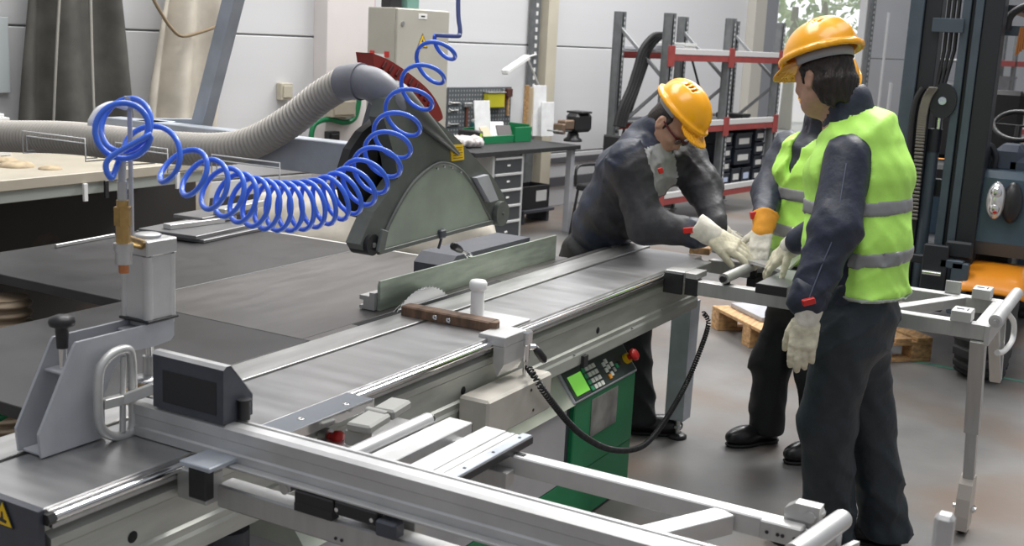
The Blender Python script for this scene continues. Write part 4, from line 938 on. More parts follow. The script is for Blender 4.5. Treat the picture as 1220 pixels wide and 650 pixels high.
# ================================================================== workbench
zb = .82
f0 = wsz(Zp(572, 190, zb)); f1 = wsz(Zp(690, 177, zb)); BO = 1.12
s0 = wsz(Wp(566, 187, BO))[0]; s1_ = wsz(Wp(692, 178, BO))[0]
wb = thing('workbench', wl((s0+s1_)/2, .7, 0), 'dark topped workbench against the wall beside the electrical cabinet', 'bench')
M_top = mat('black_rubber_top', (.02, .021, .023), .6, noise=.15, nscale=10)
m = MB(); wbox(m, s0, s1_, .22, BO, zb-.04, zb, .003); m.build('worktop', M_top, wb)
m = MB(); wbox(m, s1_-.09, s1_-.03, BO-.10, BO-.04, 0, zb-.041); m.build('leg', M_greyp, wb)
m = MB(); wbox(m, s1_-.09, s1_-.03, .25, .31, 0, zb-.041); m.build('leg', M_greyp, wb)
d0 = wsz(Wp(587, 200, BO-.03))[0]; d1 = wsz(Wp(624, 200, BO-.03))[0]
m = MB(); wbox(m, d1+.05, s1_-.1, .5, .55, .2, .26); m.build('cross_rail', M_dkgrey, wb)
dc = thing('drawer_cabinet', wl((d0+d1)/2, .8, 0), 'grey cabinet with five dark drawers under the workbench', 'cabinet')
m = MB(); fz = BO-.03
wbox(m, d0, d1, .4, fz-.02, .0, zb-.042, .003)
wbox(m, d0, d0+.03, fz-.0195, fz, 0, zb-.042); wbox(m, d1-.03, d1, fz-.0195, fz, 0, zb-.042)
m.build('carcass', mat('cabinet_grey', (.42, .43, .43), .45), dc)
zt = zb-.06
for h_ in (.14, .14, .14, .14, .19):
    m = MB(); wbox(m, d0+.032, d1-.032, fz-.019, fz+.002, zt-h_+.008, zt-.022, .002); dd = m.build('drawer', mat('drawer_dark', (.045, .05, .055), .45), dc)
    m = MB(); wbox(m, d0+.032, d1-.032, fz-.019, fz+.012, zt-.021, zt, .002); m.build('drawer_grip', mat('grip_light', (.62, .63, .63), .4, .3), dd)
    m = MB(); wbox(m, (d0+d1)/2-.02, (d0+d1)/2+.02, fz+.0022, fz+.006, zt-h_/2-.012, zt-h_/2+.004, .001); m.build('drawer_tag', M_white, dd)
    zt -= h_
# pegboard with tools
pb = thing('pegboard', wl(-1.2, .02, .72), 'dark perforated pegboard on the wall above the workbench', 'board')
m = MB(); wbox(m, -1.68, -.72, .002, .025, .70, 1.285); m.build('board', mat('peg_board', (.085, .095, .105), .5), pb)
h = MB()
for i in range(23):
    for j in range(14):
        c_ = wl(-1.66+i*.0415, .0255, .72+j*.041); h.add([c_+WD*a*.0085+V3(0, 0, 1)*b*.0085 for a, b in ((-1, -1), (1, -1), (1, 1), (-1, 1))], [[0, 1, 2, 3]])
o = h.build('hole_grid', mat('peg_hole', (.30, .31, .32), .6), pb); o['kind'] = 'stuff'
def tool(name, parts, label, cat, group='tools on the pegboard'):
    m0 = thing(name, wl(parts[0][1], .026, parts[0][3]), label, cat, group)
    for nm, s0, s1, z0, z1, th, mm in parts:
        m = MB(); wbox(m, s0, s1, .027, .027+th, z0, z1, .004); m.build(nm, mm, m0)
tool('yellow_tray', [('tray', -1.16, -.90, 1.09, 1.23, .06, mat('yellow_green', (.55, .52, .03), .5)), ('rim', -1.17, -.89, 1.231, 1.242, .07, M_steel)], 'yellow tray hanging on the pegboard', 'tray')
tool('pliers', [('jaw', -.875, -.85, 1.20, 1.27, .02, M_steel), ('grip', -.885, -.84, 1.10, 1.199, .02, M_dkred)], 'red handled pliers at the right of the yellow tray', 'pliers')
tool('mallet', [('head', -.83, -.75, 1.19, 1.27, .04, mat('brown_head', (.10, .04, .03), .5)), ('grip', -.80, -.78, 1.0, 1.189, .025, M_pine)], 'dark brown mallet at the right edge of the pegboard', 'mallet')
tool('hammer', [('head', -1.47, -1.36, 1.10, 1.14, .03, M_steel), ('grip', -1.43, -1.40, .80, 1.099, .02, mat('brown_grip', (.14, .05, .035), .6))], 'brown handled hammer left of the middle of the pegboard', 'hammer')
tool('spanner', [('shaft', -1.66, -1.52, 1.13, 1.145, .015, M_steel), ('ring', -1.68, -1.65, 1.12, 1.155, .015, M_steel)], 'upper steel spanner at the left edge of the pegboard', 'spanner')
tool('spanner', [('shaft', -1.66, -1.54, 1.06, 1.075, .015, M_steel), ('ring', -1.68, -1.65, 1.05, 1.085, .015, M_steel)], 'second steel spanner below the upper one on the pegboard', 'spanner')
tool('spanner', [('shaft', -1.66, -1.52, .93, .945, .015, M_steel), ('ring', -1.68, -1.65, .92, .955, .015, M_steel)], 'lowest steel spanner at the left edge of the pegboard', 'spanner')
tool('saw_frame', [('bow', -1.30, -1.27, .80, 1.08, .02, M_dkred), ('grip', -1.27, -1.20, 1.05, 1.10, .025, mat('pink_grip', (.5, .25, .27), .6))], 'dark red frame saw in the middle of the pegboard', 'saw')
tool('bottle', [('body', -1.34, -1.29, .83, .95, .05, mat('teal_bottle', (.03, .16, .17), .4)), ('cap', -1.33, -1.30, .951, .98, .04, M_white)], 'teal bottle hanging low on the pegboard', 'bottle')
# things on the bench (bench top coordinates)
def onb(u, v, z=zb): return wsz(Zp(u, v, z))
gt = thing('green_tray', wl(-1.15, .62, zb), 'green parts bin with papers on the workbench', 'bin')
a = wsz(Wp(573, 168, .62)); b = wsz(Wp(628, 160, .62))
m = MB(); wbox(m, a[0], b[0], .40, .66, zb+.001, zb+.012); wbox(m, a[0]+.0, b[0], .646, .66, zb+.012, zb+.07); wbox(m, b[0]-.25, b[0], .66, .672, zb+.001, zb+.14)
wbox(m, b[0]-.012, b[0], .40, .646, zb+.012, zb+.16); wbox(m, a[0], b[0], .40, .412, zb+.012, zb+.13); m.build('bin_body', M_greenp, gt)
m = MB(); wbox(m, a[0]-.10, a[0]-.015, .42, .66, zb+.001, zb+.12, .01); m.m = 1; wbox(m, a[0]-.07, a[0]-.045, .661, .668, zb+.06, zb+.1); o = m.build('black_case', [M_black, mat('lime', (.5, .75, .05), .5)]); tag(o, 'black case with lime tag left of the green bin on the workbench', 'case')
def paper(s, off, z0, w_, h_, lean, yaw, mm, name, label, grp):
    R = np.stack([WD*math.cos(yaw)+WN*math.sin(yaw), -(WN*math.cos(yaw)-WD*math.sin(yaw)), V3(0, 0, 1)], 1) @ roteuler(lean, 0, 0)
    m = MB(); m.box(wl(s, off, z0+h_/2*math.cos(lean)), (w_, .012, h_), R, .003); o = m.build(name, mm); tag(o, label, 'folder', grp)
M_paper = mat('paper', (.78, .79, .80), .7, noise=.06, nscale=14)
paper(a[0]+.13, .52, zb+.02, .20, .36, -.12, .1, M_paper, 'paper_folder', 'crumpled white paper standing in the green bin', 'papers on the workbench')
paper(a[0]+.12, .58, zb+.02, .16, .14, -.5, -.2, mat('card', (.62, .52, .38), .7), 'card_box', 'tan card leaning at the front of the green bin', 'papers on the workbench')
paper(a[0]+.30, .56, zb+.03, .17, .17, -.45, .3, M_paper, 'paper_folder', 'white leaflet leaning on the right in the green bin', 'papers on the workbench')
paper(a[0]+.36, .60, zb+.03, .16, .14, -.5, .3, mat('dark_leaflet', (.10, .09, .09), .5), 'paper_folder', 'dark leaflet leaning in front of the white one in the green bin', 'papers on the workbench')
paper(-.83, .30, zb+.001, .05, .50, -.03, 1.1, M_pine, 'wooden_board', 'narrow wooden board standing behind the green bin', 'upright boards behind the bin')
paper(-.76, .30, zb+.001, .05, .48, -.03, 1.2, mat('card', (.62, .52, .38), .7), 'wooden_board', 'tan board standing at the right of the narrow wooden board', 'upright boards behind the bin')
paper(-.66, .34, zb+.001, .15, .50, -.05, .4, M_paper, 'paper_roll', 'tall white paper sheets standing at the right end of the green bin', 'upright boards behind the bin')
paper(-.60, .40, zb+.001, .17, .34, -.05, .2, M_paper, 'paper_roll', 'shorter white paper sheets in front of the tall sheets', 'upright boards behind the bin')
q = wsz(Zp(556, 172, zb+.05)); S = SDF(wl(q[0]-.2, .75, zb)-V3(.15, .2, .0), wl(q[0]+.2, .75, zb)+V3(.15, .2, .17), .012)
rg = np.random.default_rng(3)
qs = wsz(Wp(558, 172, .80))[0]
for i in range(9): S.ell(wl(qs+rg.uniform(-.13, .13), .80+rg.uniform(-.08, .08), zb+rg.uniform(.02, .07)), (.06, .06, .05), None, .02)
S.mod(lambda p, f: f+.008*np.sin(p[..., 0]*70)*np.sin(p[..., 1]*60+p[..., 2]*80)); S.mod(lambda p, f: np.maximum(f, zb+.001-p[..., 2]))
o = S.build('rag_heap', mat('rags', (.60, .56, .55), .9, noise=.35, nscale=30), relax=1, origin=wl(qs, .8, zb)); tag(o, 'heap of pale speckled rags at the left end of the workbench', 'rags')
# vise
vq = wsz(Wp(682, 172, .85)); vs_ = vq[0]
vi = thing('bench_vise', wl(vs_, .85, zb), 'black bench vise on the right end of the workbench', 'vise')
m = MB(); m.lathe([(.09, 0), (.09, .02), (.06, .04), (.05, .09), (0, .09)], wl(vs_, .85, zb+.001)); m.build('base', M_black, vi)
m = MB(); wbox(m, vs_-.06, vs_+.20, .78, .94, zb+.09, zb+.27, .03); wbox(m, vs_-.02, vs_+.16, .77, .95, zb+.2705, zb+.29, .008); m.build('fixed_jaw', M_black, vi)
m = MB(); wbox(m, vs_-.22, vs_-.065, .81, .91, zb+.12, zb+.21, .01); wbox(m, vs_-.27, vs_-.22, .80, .92, zb+.08, zb+.18, .01); m.build('moving_jaw', mat('vise_brown', (.20, .14, .10), .5, .4), vi)
m = MB(); m.cyl(wl(vs_-.31, .86, zb+.11), wl(vs_-.05, .86, zb+.11), .014); m.cyl(wl(vs_-.31, .77, zb+.11), wl(vs_-.31, .95, zb+.11), .008); m.build('screw_handle', M_steel, vi)
# lamp on the rail
la = thing('bench_lamp', wl(-.42, .08, 1.4), 'white tube lamp on an arm above the workbench', 'lamp')
p0 = Wp(601, 86, .5); p1 = Wp(628, 68, .35)
m = MB(); m.bar(p0, p1, .07, .05, (0, 0, 1), .01); m.build('lamp_head', M_white, la)
m = MB(); m.tube([p1, wl(-.42, .08, p1[2]+.02)], .010, 8); m.tube(spline([p1, wl(-.44, .20, 1.2), wl(-.46, .2, .95), wl(-.45, .10, .84)], 6), .008, 8); m.build('lamp_arm', M_white, la)
# black bin and chair
bs = wsz(Wp(639, 235, .35))
bn = thing('black_bin', wl(bs[0], .45, 0), 'black plastic bin with a white label under the workbench', 'bin')
bl, br_ = wsz(Wp(622, 240, .55))[0], wsz(Wp(654, 240, .55))[0]; bz0, bz1 = wsz(Wp(640, 248, .55))[2], wsz(Wp(640, 221, .55))[2]
m = MB(); wbox(m, bl, br_, .30, .55, bz0, bz0+.02); wbox(m, bl, br_, .54, .55, bz0+.02, bz1); wbox(m, bl, br_, .30, .31, bz0+.02, bz1); wbox(m, bl, bl+.01, .31, .54, bz0+.02, bz1); wbox(m, br_-.01, br_, .31, .54, bz0+.02, bz1); m.build('bin_body', M_black, bn)
m = MB(); wbox(m, (bl+br_)/2, br_-.05, .5505, .553, bz0+.07, bz1-.05); m.build('bin_label', M_white, bn)
m = MB(); wbox(m, bl-.03, br_+.03, .27, .60, bz0-.03, bz0-.001); wbox(m, bl, bl+.04, .3, .56, 0, bz0-.031); wbox(m, br_-.04, br_, .3, .56, 0, bz0-.031); o = m.build('low_shelf', M_dkgrey); tag(o, 'low dark shelf under the workbench carrying the black bin', 'shelf')
cq = wsz(Zp(665, 268, 0)); cs_, co__ = -.98, 1.42
ch_ = thing('office_chair', wl(cs_, co__, 0), 'black visitor chair standing behind the bending worker', 'chair')
M_cloth = mat('black_fabric', (.02, .02, .022), .85)
m = MB(); wbox(m, cs_-.22, cs_+.22, co__-.22, co__+.22, .42, .48, .025); m.build('seat', M_cloth, ch_)
m = MB(); wbox(m, cs_+.16, cs_+.22, co__-.2, co__+.2, .60, .92, .025); m.build('backrest', M_cloth, ch_)
for a_ in (-1, 1):
    m = MB(); m.tube([wl(cs_-.20, co__+.2*a_, .42), wl(cs_-.25, co__+.23*a_, 0)], .013, 8); m.build('leg', M_black, ch_)
    m = MB(); m.tube([wl(cs_+.2, co__+.2*a_, .92), wl(cs_+.19, co__+.2*a_, .45), wl(cs_+.26, co__+.23*a_, 0)], .013, 8); m.build('leg', M_black, ch_)
    m = MB(); m.tube(spline([wl(cs_-.19, co__+.235*a_, .45), wl(cs_-.18, co__+.24*a_, .62), wl(cs_, co__+.24*a_, .64), wl(cs_+.19, co__+.235*a_, .63)], 6), .014, 8); m.build('armrest', M_black, ch_)

# ================================================================== pallet rack
rk = thing('pallet_rack', wl(1.1, 1.15, 0), 'grey pallet rack with red and white beams left of the bright doorway', 'rack')
RF, RB = 1.43, .86; SS = (-.09, 1.15, 2.33); ZT = 2.075
M_rbeam = mat('beam_red', (.30, .05, .045), .5, noise=.12, nscale=12); M_rwhite = mat('beam_white', (.58, .575, .57), .5); M_hole = mat('post_hole', (.55, .56, .57), .6)
for si, s in enumerate(SS):
    for off in (RF, RB):
        m = MB(); wbox(m, s-.055, s+.055, off-.05, off-.035, .01, ZT); wbox(m, s-.055, s-.04, off-.034, off+.03, .01, ZT); wbox(m, s+.04, s+.055, off-.034, off+.03, .01, ZT); wbox(m, s-.04, s-.015, off+.022, off+.03, .01, ZT); wbox(m, s+.015, s+.04, off+.022, off+.03, .01, ZT)
        m.m = 1
        for k in range(40): wbox(m, s+.018, s+.036, off+.0285, off+.0312, .05+k*.05, .075+k*.05, .001)
        m.build('upright', [M_post, M_hole], rk)
        m = MB(); wbox(m, s-.07, s+.07, off-.07, off+.05, 0, .0095); m.build('foot_plate', M_steel, rk)
    for (o0, z0, o1, z1) in ((RB, 1.92, RF, 1.42), (RF, 1.40, RB, .9), (RB, .88, RF, .35)):
        m = MB(); m.bar(wl(s, o0, z0), wl(s, o1, z1), .03, .03, WD); m.build('frame_brace', mat('brace_grey', (.26, .27, .28), .5, .3), rk)
for bi in range(2):
    a_, b_ = SS[bi]+.06, SS[bi+1]-.06
    for zt_ in (1.70, .985, .285):
        for off, sg in ((RF+.012, 1), (RB-.012, -1)):
            m = MB(); wbox(m, a_, b_, off-.02, off+.02, zt_-.075, zt_-.012); be = m.build('beam', M_rbeam, rk)
            m = MB(); wbox(m, a_, b_, off-.022, off+.024, zt_-.0115, zt_+.045); m.build('beam_ledge', M_rwhite if sg > 0 else M_greyp, be)
        m = MB(); wbox(m, a_, b_, RB+.03, RF-.02, zt_+.0, zt_+.018); m.build('deck', mat('rack_deck', (.28, .28, .28), .6), rk)
for s in SS:
    for zt_ in (1.70, .985, .285):
        m = MB(); wbox(m, s-.062, s+.062, RF+.031, RF+.040, zt_-.13, zt_+.07); m.build('beam_clip', M_rbeam, rk)
for (s0_, z0_, s1__, z1_) in ((-.05, .35, .5, 1.65), (.25, 1.0, .62, 1.70), (.5, .35, 1.15, 1.3), (1.2, 1.6, 1.75, .45), (1.9, 1.02, 1.45, 1.66)):
    m = MB(); m.tube([wl(s0_, RB-.05, z0_), wl(s1__, RB-.05, z1_)], .014, 6); m.build('back_brace', M_black, rk)
# belts hung over the top level
bg_ = thing('rubber_belts', wl(.9, 1.0, 1.0), 'black rubber belts hanging over the upper rack level', 'belts')
for k in range(4):
    q = [Wp(u+k*3.5, v+k*.6, 1.25-.02*k) for u, v in ((791, 40), (778, 42), (764, 58), (757, 80), (749, 105), (739, 128), (733, 150))]
    m = MB(); m.tube(spline(q, 6), .022, 6); m.build('belt', M_blackm, bg_)
def boxt(name, s0, s1, o0, o1, z0, z1, mm, label, cat, grp):
    m = MB(); wbox(m, s0, s1, o0, o1, z0, z1, .006); wbox(m, s0-.004, s1+.004, o1+.0005, o1+.008, z1-.03, z1, .003); o = m.build(name, mm); tag(o, label, cat, grp); return o
M_crate = mat('crate_black', (.012, .017, .026), .4); M_lab = mat('crate_label', (.60, .60, .58), .6); M_labb = mat('crate_label_blue', (.45, .52, .68), .5)
def crate(s, z, w_, h_, lab, label, d_=.35):
    c = thing('storage_crate', wl(s, RF-.22, z), label, 'crate', 'dark storage crates on the lowest rack level')
    m = MB(); wbox(m, s-w_/2, s+w_/2, RF-.04-d_, RF-.045, z+.001, z+.012); wbox(m, s-w_/2, s+w_/2, RF-.055, RF-.045, z+.0125, z+h_-.03); wbox(m, s-w_/2, s+w_/2, RF-.04-d_, RF-.03-d_, z+.0125, z+h_); wbox(m, s-w_/2, s-w_/2+.01, RF-.03-d_, RF-.056, z+.0125, z+h_); wbox(m, s+w_/2-.01, s+w_/2, RF-.03-d_, RF-.056, z+.0125, z+h_); wbox(m, s-w_/2-.004, s+w_/2+.004, RF-.058, RF-.036, z+h_-.029, z+h_-.008, .004)
    m.build('crate_body', M_crate, c)
    m = MB(); wbox(m, s-w_*.32, s+w_*.32, RF-.0445, RF-.038, z+h_*.25, z+h_*.62); m.build('crate_label', lab, c)
zc = .305
for k in range(3): crate(.62, zc+.115+k*.19, .36, .185, M_lab, 'wide dark crate left of the middle post, %s of its stack' % ('bottom', 'middle', 'top')[k])
for k in range(4): crate(1.36, zc+k*.145, .22, .14, M_lab if k else M_labb, 'narrow dark crate just right of the middle post, %s of its column' % ('lowest', 'second', 'third', 'topmost')[k])
for k in range(2): crate(1.75, zc+.21+k*.18, .38, .175, M_lab, 'wide dark crate in the right bay, %s of the raised pair' % ('lower', 'upper')[k])
crate(1.62, zc, .2, .18, M_lab, 'small dark crate with pale label below the raised pair of crates'); crate(1.86, zc, .2, .18, M_labb, 'small dark crate with bluish label below the raised pair of crates')
for k in range(4): crate(2.14, zc+k*.15, .22, .145, M_lab, 'dark crate in the right column beside the worker, %s from below' % ('first', 'second', 'third', 'fourth')[k])
for i, (s_, w_, h_) in enumerate(((.46, .12, .10), (.62, .14, .11), (.80, .13, .10))): boxt('small_carton', s_-w_/2, s_+w_/2, RF-.25, RF-.06, zc, zc+h_, M_rwhite, 'small pale carton under the wide crates, %s' % ('left one', 'middle one', 'right one')[i], 'carton', 'cartons on the lowest rack level')
boxt('cardboard_box', .15, .42, RB+.1, RF-.15, 1.72, 1.765, M_greyp, 'flat grey box on the upper rack level at its left end', 'box', 'boxes on the upper rack level')
boxt('cardboard_box', .48, .70, RB+.1, RF-.15, 1.72, 1.80, M_lab, 'pale box on the upper rack level beside the flat grey box', 'box', 'boxes on the upper rack level')
boxt('steel_block', 1.75, 1.95, RB+.15, RF-.1, 1.005, 1.06, M_blackm, 'black part lying on the middle rack level at the right', 'part', None)

# ================================================================== pallet
PA = V3(7.08, 2.47, 0); d1_ = V3(-.68, -.73, 0); d2_ = V3(.73, -.68, 0); d1_ = unit(d1_); d2_ = unit(d2_)
pt = thing('wooden_pallet', PA+d1_*.45+d2_*.55, 'wooden pallet on the floor behind the standing workers', 'pallet')
def pbx(name, a0, a1, b0, b1, z0, z1):
    m = MB(); R = np.stack([d1_, d2_, V3(0, 0, 1)], 1); m.box(PA+d1_*(a0+a1)/2+d2_*(b0+b1)/2+V3(0, 0, (z0+z1)/2), (a1-a0, b1-b0, z1-z0), R, .003); return m.build(name, M_pine, pt)
for k in range(7): pbx('deck_board', .0, .93, .0+k*.148, .112+k*.148, .123, .145)
for a_ in (0, .415, .83): pbx('stringer_board', a_, a_+.1, 0, 1.0, .100, .1225)
for a_ in (0, .415, .83):
    for b_ in (0, .43, .86): pbx('block', a_, a_+.1, b_, b_+.14, .0225, .0995)
for a_ in (0, .415, .83): pbx('bottom_board', a_, a_+.1, 0, 1.0, 0, .022)
for k, (a_, b_) in enumerate(((.06, .10), (.50, .16))):
    m = MB(); R = np.stack([d1_, d2_, V3(0, 0, 1)], 1); m.box(PA+d1_*(a_+.2)+d2_*(b_+.12)+V3(0, 0, .145+.016), (.40, .24, .03), R, .003); o = m.build('metal_block', M_greyp); tag(o, ('grey metal block at the far left end of the wooden pallet', 'grey metal block nearer the worker on the wooden pallet')[k], 'block', 'metal blocks on the pallet')

# ================================================================== forklift
fk = thing('forklift', (7.8, .9, 0), 'dark blue grey forklift with orange fender parked behind the workers', 'forklift')
M_fk = mat('forklift_blue', (.075, .10, .125), .38, .3, noise=.08, nscale=6); M_fkd = mat('forklift_dark', (.014, .017, .022), .45); M_fkb = mat('forklift_body', (.05, .085, .12), .35, coat=.2)
X0 = 6.98
def ycol(u, v, x=X0): return float(Xp(u, v, x)[1])
yL0, yL1 = ycol(1071, 124)+.0, ycol(1088, 124); yL2 = ycol(1096, 124)
m = MB(); m.ab(X0, X0+.16, yL1, yL0, .40, 2.6, .004); m.build('outer_mast', M_fk, fk)
m = MB(); m.ab(X0+.02, X0+.15, yL2-.055, yL1-.003, .40, 2.55, .003); m.build('inner_mast', M_fkd, fk)
yR0, yR1, yR2, yR3, yR4 = ycol(1133, 124), ycol(1143, 124), ycol(1148, 124), ycol(1158, 124), ycol(1182, 124)
m = MB(); m.ab(X0, X0+.12, yR1, yR0, .40, 2.55, .003); m.build('inner_mast', M_fk, fk)
m = MB(); m.ab(X0+.03, X0+.13, yR2, yR1-.002, .40, 2.55, .002); m.build('mast_groove', M_fkd, fk)
m = MB(); m.ab(X0-.01, X0+.15, yR3, yR2-.002, .40, 2.6, .003); m.build('outer_mast', M_fk, fk)
m = MB(); m.ab(X0+.0, X0+.15, yR4, yR3-.002, .40, 2.6, .004); m.build('outer_mast', M_fkd, fk)
cb_t, cb_b = float(Xp(1140, 22, X0-.02)[2]), float(Xp(1140, 39, X0-.02)[2])
m = MB(); m.ab(X0-.025, X0-.011, yR0-.02, yL2-.02, cb_b, cb_t, .003); m.build('cross_bar', M_fk, fk)
for z_ in (.55, 1.0):
    m = MB(); m.ab(X0+.1, X0+.16, yR0, yL1, z_, z_+.1); m.build('cross_bar', M_fkd, fk)
# lift cylinder, chain, pulley and hoses
yc_ = ycol(1110, 170); zr = float(Xp(1110, 160, X0)[2])
m = MB(); m.cyl((X0+.06, yc_, .40), (X0+.06, yc_, zr), .036); lc = m.build('lift_cylinder', M_fk, fk)
m = MB(); m.cyl((X0+.06, yc_, zr-.10), (X0+.06, yc_, zr+.03), .041); m.build('cylinder_gland', M_fkd, lc)
m = MB(); m.cyl((X0+.06, yc_-.015, zr), (X0+.06, yc_-.015, zr+.18), .02); m.build('piston_rod', M_chrome, lc)
pq = Xp(1123, 120, X0-.02); m = MB(); m.prism([(.10*math.cos(a)*.75, .10*math.sin(a)) for a in np.linspace(0, 2*math.pi, 20)[:-1]], (X0-.02, pq[1], pq[2]), (0, 1, 0), (0, 0, 1), (.05, 0, 0)); pu = m.build('chain_pulley', M_fkd, fk)
m = MB(); m.cyl((X0-.03, pq[1], pq[2]), (X0-.018, pq[1], pq[2]), .022); m.build('pulley_pin', M_chrome, pu)
chn = MB(); cpts = [Xp(u, v, X0-.03) for u, v in ((1112, 105), (1104, 118), (1099, 140), (1096, 170), (1092, 215), (1088, 260))]; csp = spline(cpts, 10)
for i, p in enumerate(csp): chn.box(p, (.02, .05, .014), None, .003)
chn.build('lift_chain', mat('chain', (.25, .23, .21), .4, .8), fk)
m = MB(); m.tube(spline([p+V3(.01, .055, .0) for p in cpts], 8), .018, 8); m.build('hydraulic_hose', M_black, fk)
for k, (ua, ub) in enumerate(((1125, 1122), (1131, 1126), (1137, 1130))):
    m = MB(); m.tube([Xp(ua+8, -10, X0+.05), Xp(ua, 60, X0+.05), Xp(ub-6, 105, X0+.03)], .011, 8); m.build('hydraulic_hose', M_black, fk)
# fork carriage
def fbox(name, x, dx, u0, v0, u1, v1, mm, par=None, ch=.006):
    a, b = Xp(u0, v0, x), Xp(u1, v1, x); m = MB(); m.ab(x, x+dx, min(a[1], b[1]), max(a[1], b[1]), min(a[2], b[2]), max(a[2], b[2]), ch); return m.build(name, mm, par or fk)
fbox('carriage_plate', 6.80, .05, 1101, 290, 1121, 372, M_fkd)
fbox('carriage_plate', 6.86, .05, 1127, 286, 1157, 310, M_fkd, ch=.02)
fbox('carriage_hook', 6.80, .05, 1120, 308, 1147, 322, M_fk)
fbox('carriage_hook', 6.80, .045, 1134, 312, 1147, 376, M_fk)
fbox('carriage_bar', 6.855, .06, 1070, 300, 1130, 318, M_fkd); fbox('carriage_bar', 6.855, .06, 1070, 352, 1130, 366, M_fkd)
a = Xp(1110, 325, 6.76); m = MB(); m.cyl((6.76, a[1]-.05, a[2]), (6.76, a[1]+.05, a[2]), .014); m.build('fork_pin', M_chrome, fk)
for y_ in (1.60, 1.44):
    m = MB(); m.ab(6.75, 6.799, y_-.05, y_+.05, .05, .62, .004); m.ab(6.45 if y_ > 1.2 else 6.55, 6.799, y_-.05, y_+.05, .012, .0495, .004); m.build('fork', M_fkd, fk)
# wheel, fender, body
wx_, wy_, wr = 7.07, .75, .31
def tyre(x, y, r, w_):
    m = MB(); m.lathe([(r*.55, -w_/2), (r*.80, -w_/2*1.02), (r*.93, -w_/2*.95), (r*.965, -w_/2*.7), (r*.965, w_/2*.7), (r*.93, w_/2*.95), (r*.80, w_/2*1.02), (r*.55, w_/2)], (x, y, r), (0, 1, 0), 40)
    nl = 18
    for i in range(nl):
        for sd in (-1, 1):
            a = 2*math.pi*(i+.25*sd)/nl; R = np.array(Matrix.Rotation(-a, 3, 'Y')) @ np.array(Matrix.Rotation(.35*sd, 3, 'Z'))
            c = V3(x, y+sd*w_*.24, r)+np.array(Matrix.Rotation(-a, 3, 'Y')) @ V3(r*.972, 0, 0); m.box(c, (.045, w_*.52, r*.20), R @ np.eye(3), .006)
    t_ = m.build('tyre', mat('tyre_rubber', (.04, .04, .042), .75, noise=.2, nscale=20), fk)
    m = MB(); m.lathe([(0, -w_*.28), (r*.2, -w_*.30), (r*.22, -w_*.2), (r*.48, -w_*.22), (r*.56, -w_*.45), (r*.57, w_*.45), (0, w_*.4)], (x, y, r), (0, 1, 0), 32); m.build('wheel_rim', mat('rim_grey', (.2, .2, .2), .5), t_)
tyre(wx_, wy_+.06, wr, .26)
tyre(9.0, wy_+.06, wr, .24)
m = MB(); P = []
for x_, z_ in spline([(6.77, .535), (6.79, .575), (6.86, .625), (6.98, .652), (7.12, .655), (7.28, .63), (7.42, .57)], 4):
    row = []
    for y_ in np.linspace(.60, .98, 7): row.append(V3(x_, y_, z_-.018*((y_-.79)/.19)**4))
    P.append(row)
m.grid(P, True, .02); m.build('fender', mat('fender_orange', (.85, .30, .015), .4, coat=.2), fk)
bz = float(Xp(1190, 205, 7.0)[2]); by0 = ycol(1225, 260, 7.05); by1 = ycol(1154, 260, 7.05)
m = MB(); m.prism([(7.06, .70), (7.02, .78), (7.05, bz-.04), (7.10, bz), (7.5, bz), (7.55, .78), (7.5, .70)], (0, .64, 0), (1, 0, 0), (0, 0, 1), (0, by1-.62, 0)); bdy = m.build('front_cowl', M_fkb, fk)
m = MB(); m.ab(7.7, 9.5, .66, 1.5, .36, 1.0, .05); m.build('rear_body', M_fkb, fk)
m = MB(); m.ab(7.3, 8.0, .75, 1.6, .40, .70, .02); m.build('chassis', M_fkd, fk)
m = MB(); m.ab(8.6, 9.55, .66, 1.5, 1.001, 1.1, .04); m.build('counterweight', mat('fender_orange', (.85, .30, .015), .4), fk)
lq = Xp(1200, 242, 6.96); R_ = np.eye(3)
m = MB(); m.sphere((7.0, lq[1]-.02, lq[2]), 1, 20, 12, (.06, .055, .115)); lh = m.build('headlamp_housing', M_black, fk)
lq2 = Xp(1186, 239, 6.95)
m = MB(); m.sphere((6.965, lq2[1]+.0, lq2[2]), 1, 18, 12, (.035, .05, .105)); ll = m.build('headlamp_lens', mat('lamp_lens', (.75, .75, .76), .08, .6), lh)
m = MB(); m.sphere((6.942, lq2[1], lq2[2]+.045), 1, 14, 10, (.016, .03, .035)); m.sphere((6.942, lq2[1], lq2[2]-.045), 1, 14, 10, (.016, .028, .033)); m.build('reflector', M_chrome, ll)
m = MB(); m.sphere((6.938, lq2[1]-.005, lq2[2]-.06), 1, 10, 8, (.014, .015, .012)); m.build('red_reflector', M_red, ll)
# dash, lever cluster, steering wheel, roof guard
for u, v, r_ in ((1205, 185, .10), (1218, 200, .12)):
    q = Xp(u, v, 7.35); m = MB(); m.box((7.35, q[1], q[2]-.02), (.25, r_*1.6, r_*1.7), None, r_*.4); m.build('dash_cover', mat('dash_blue', (.06, .075, .11), .5), fk)
q = Xp(1172, 180, 7.2); m = MB(); m.tube(spline([Xp(1160, 182, 7.2), Xp(1168, 174, 7.2), Xp(1180, 174, 7.2), Xp(1186, 186, 7.2), Xp(1184, 200, 7.2)], 6), .02, 10); m.cyl((7.17, q[1]-.01, q[2]-.005), (7.24, q[1]-.01, q[2]-.005), .035); m.ab(7.19, 7.23, q[1]-.06, q[1]+.06, bz-.01, q[2]-.02); m.build('tilt_lever', M_fkd, fk)
sw = Xp(1214, 150, 7.6); rg_ = [sw+.16*(math.cos(a)*V3(.35, 1, 0)*.9+math.sin(a)*V3(.5, 0, .5)) for a in np.linspace(0, 2*math.pi, 25)[:-1]]
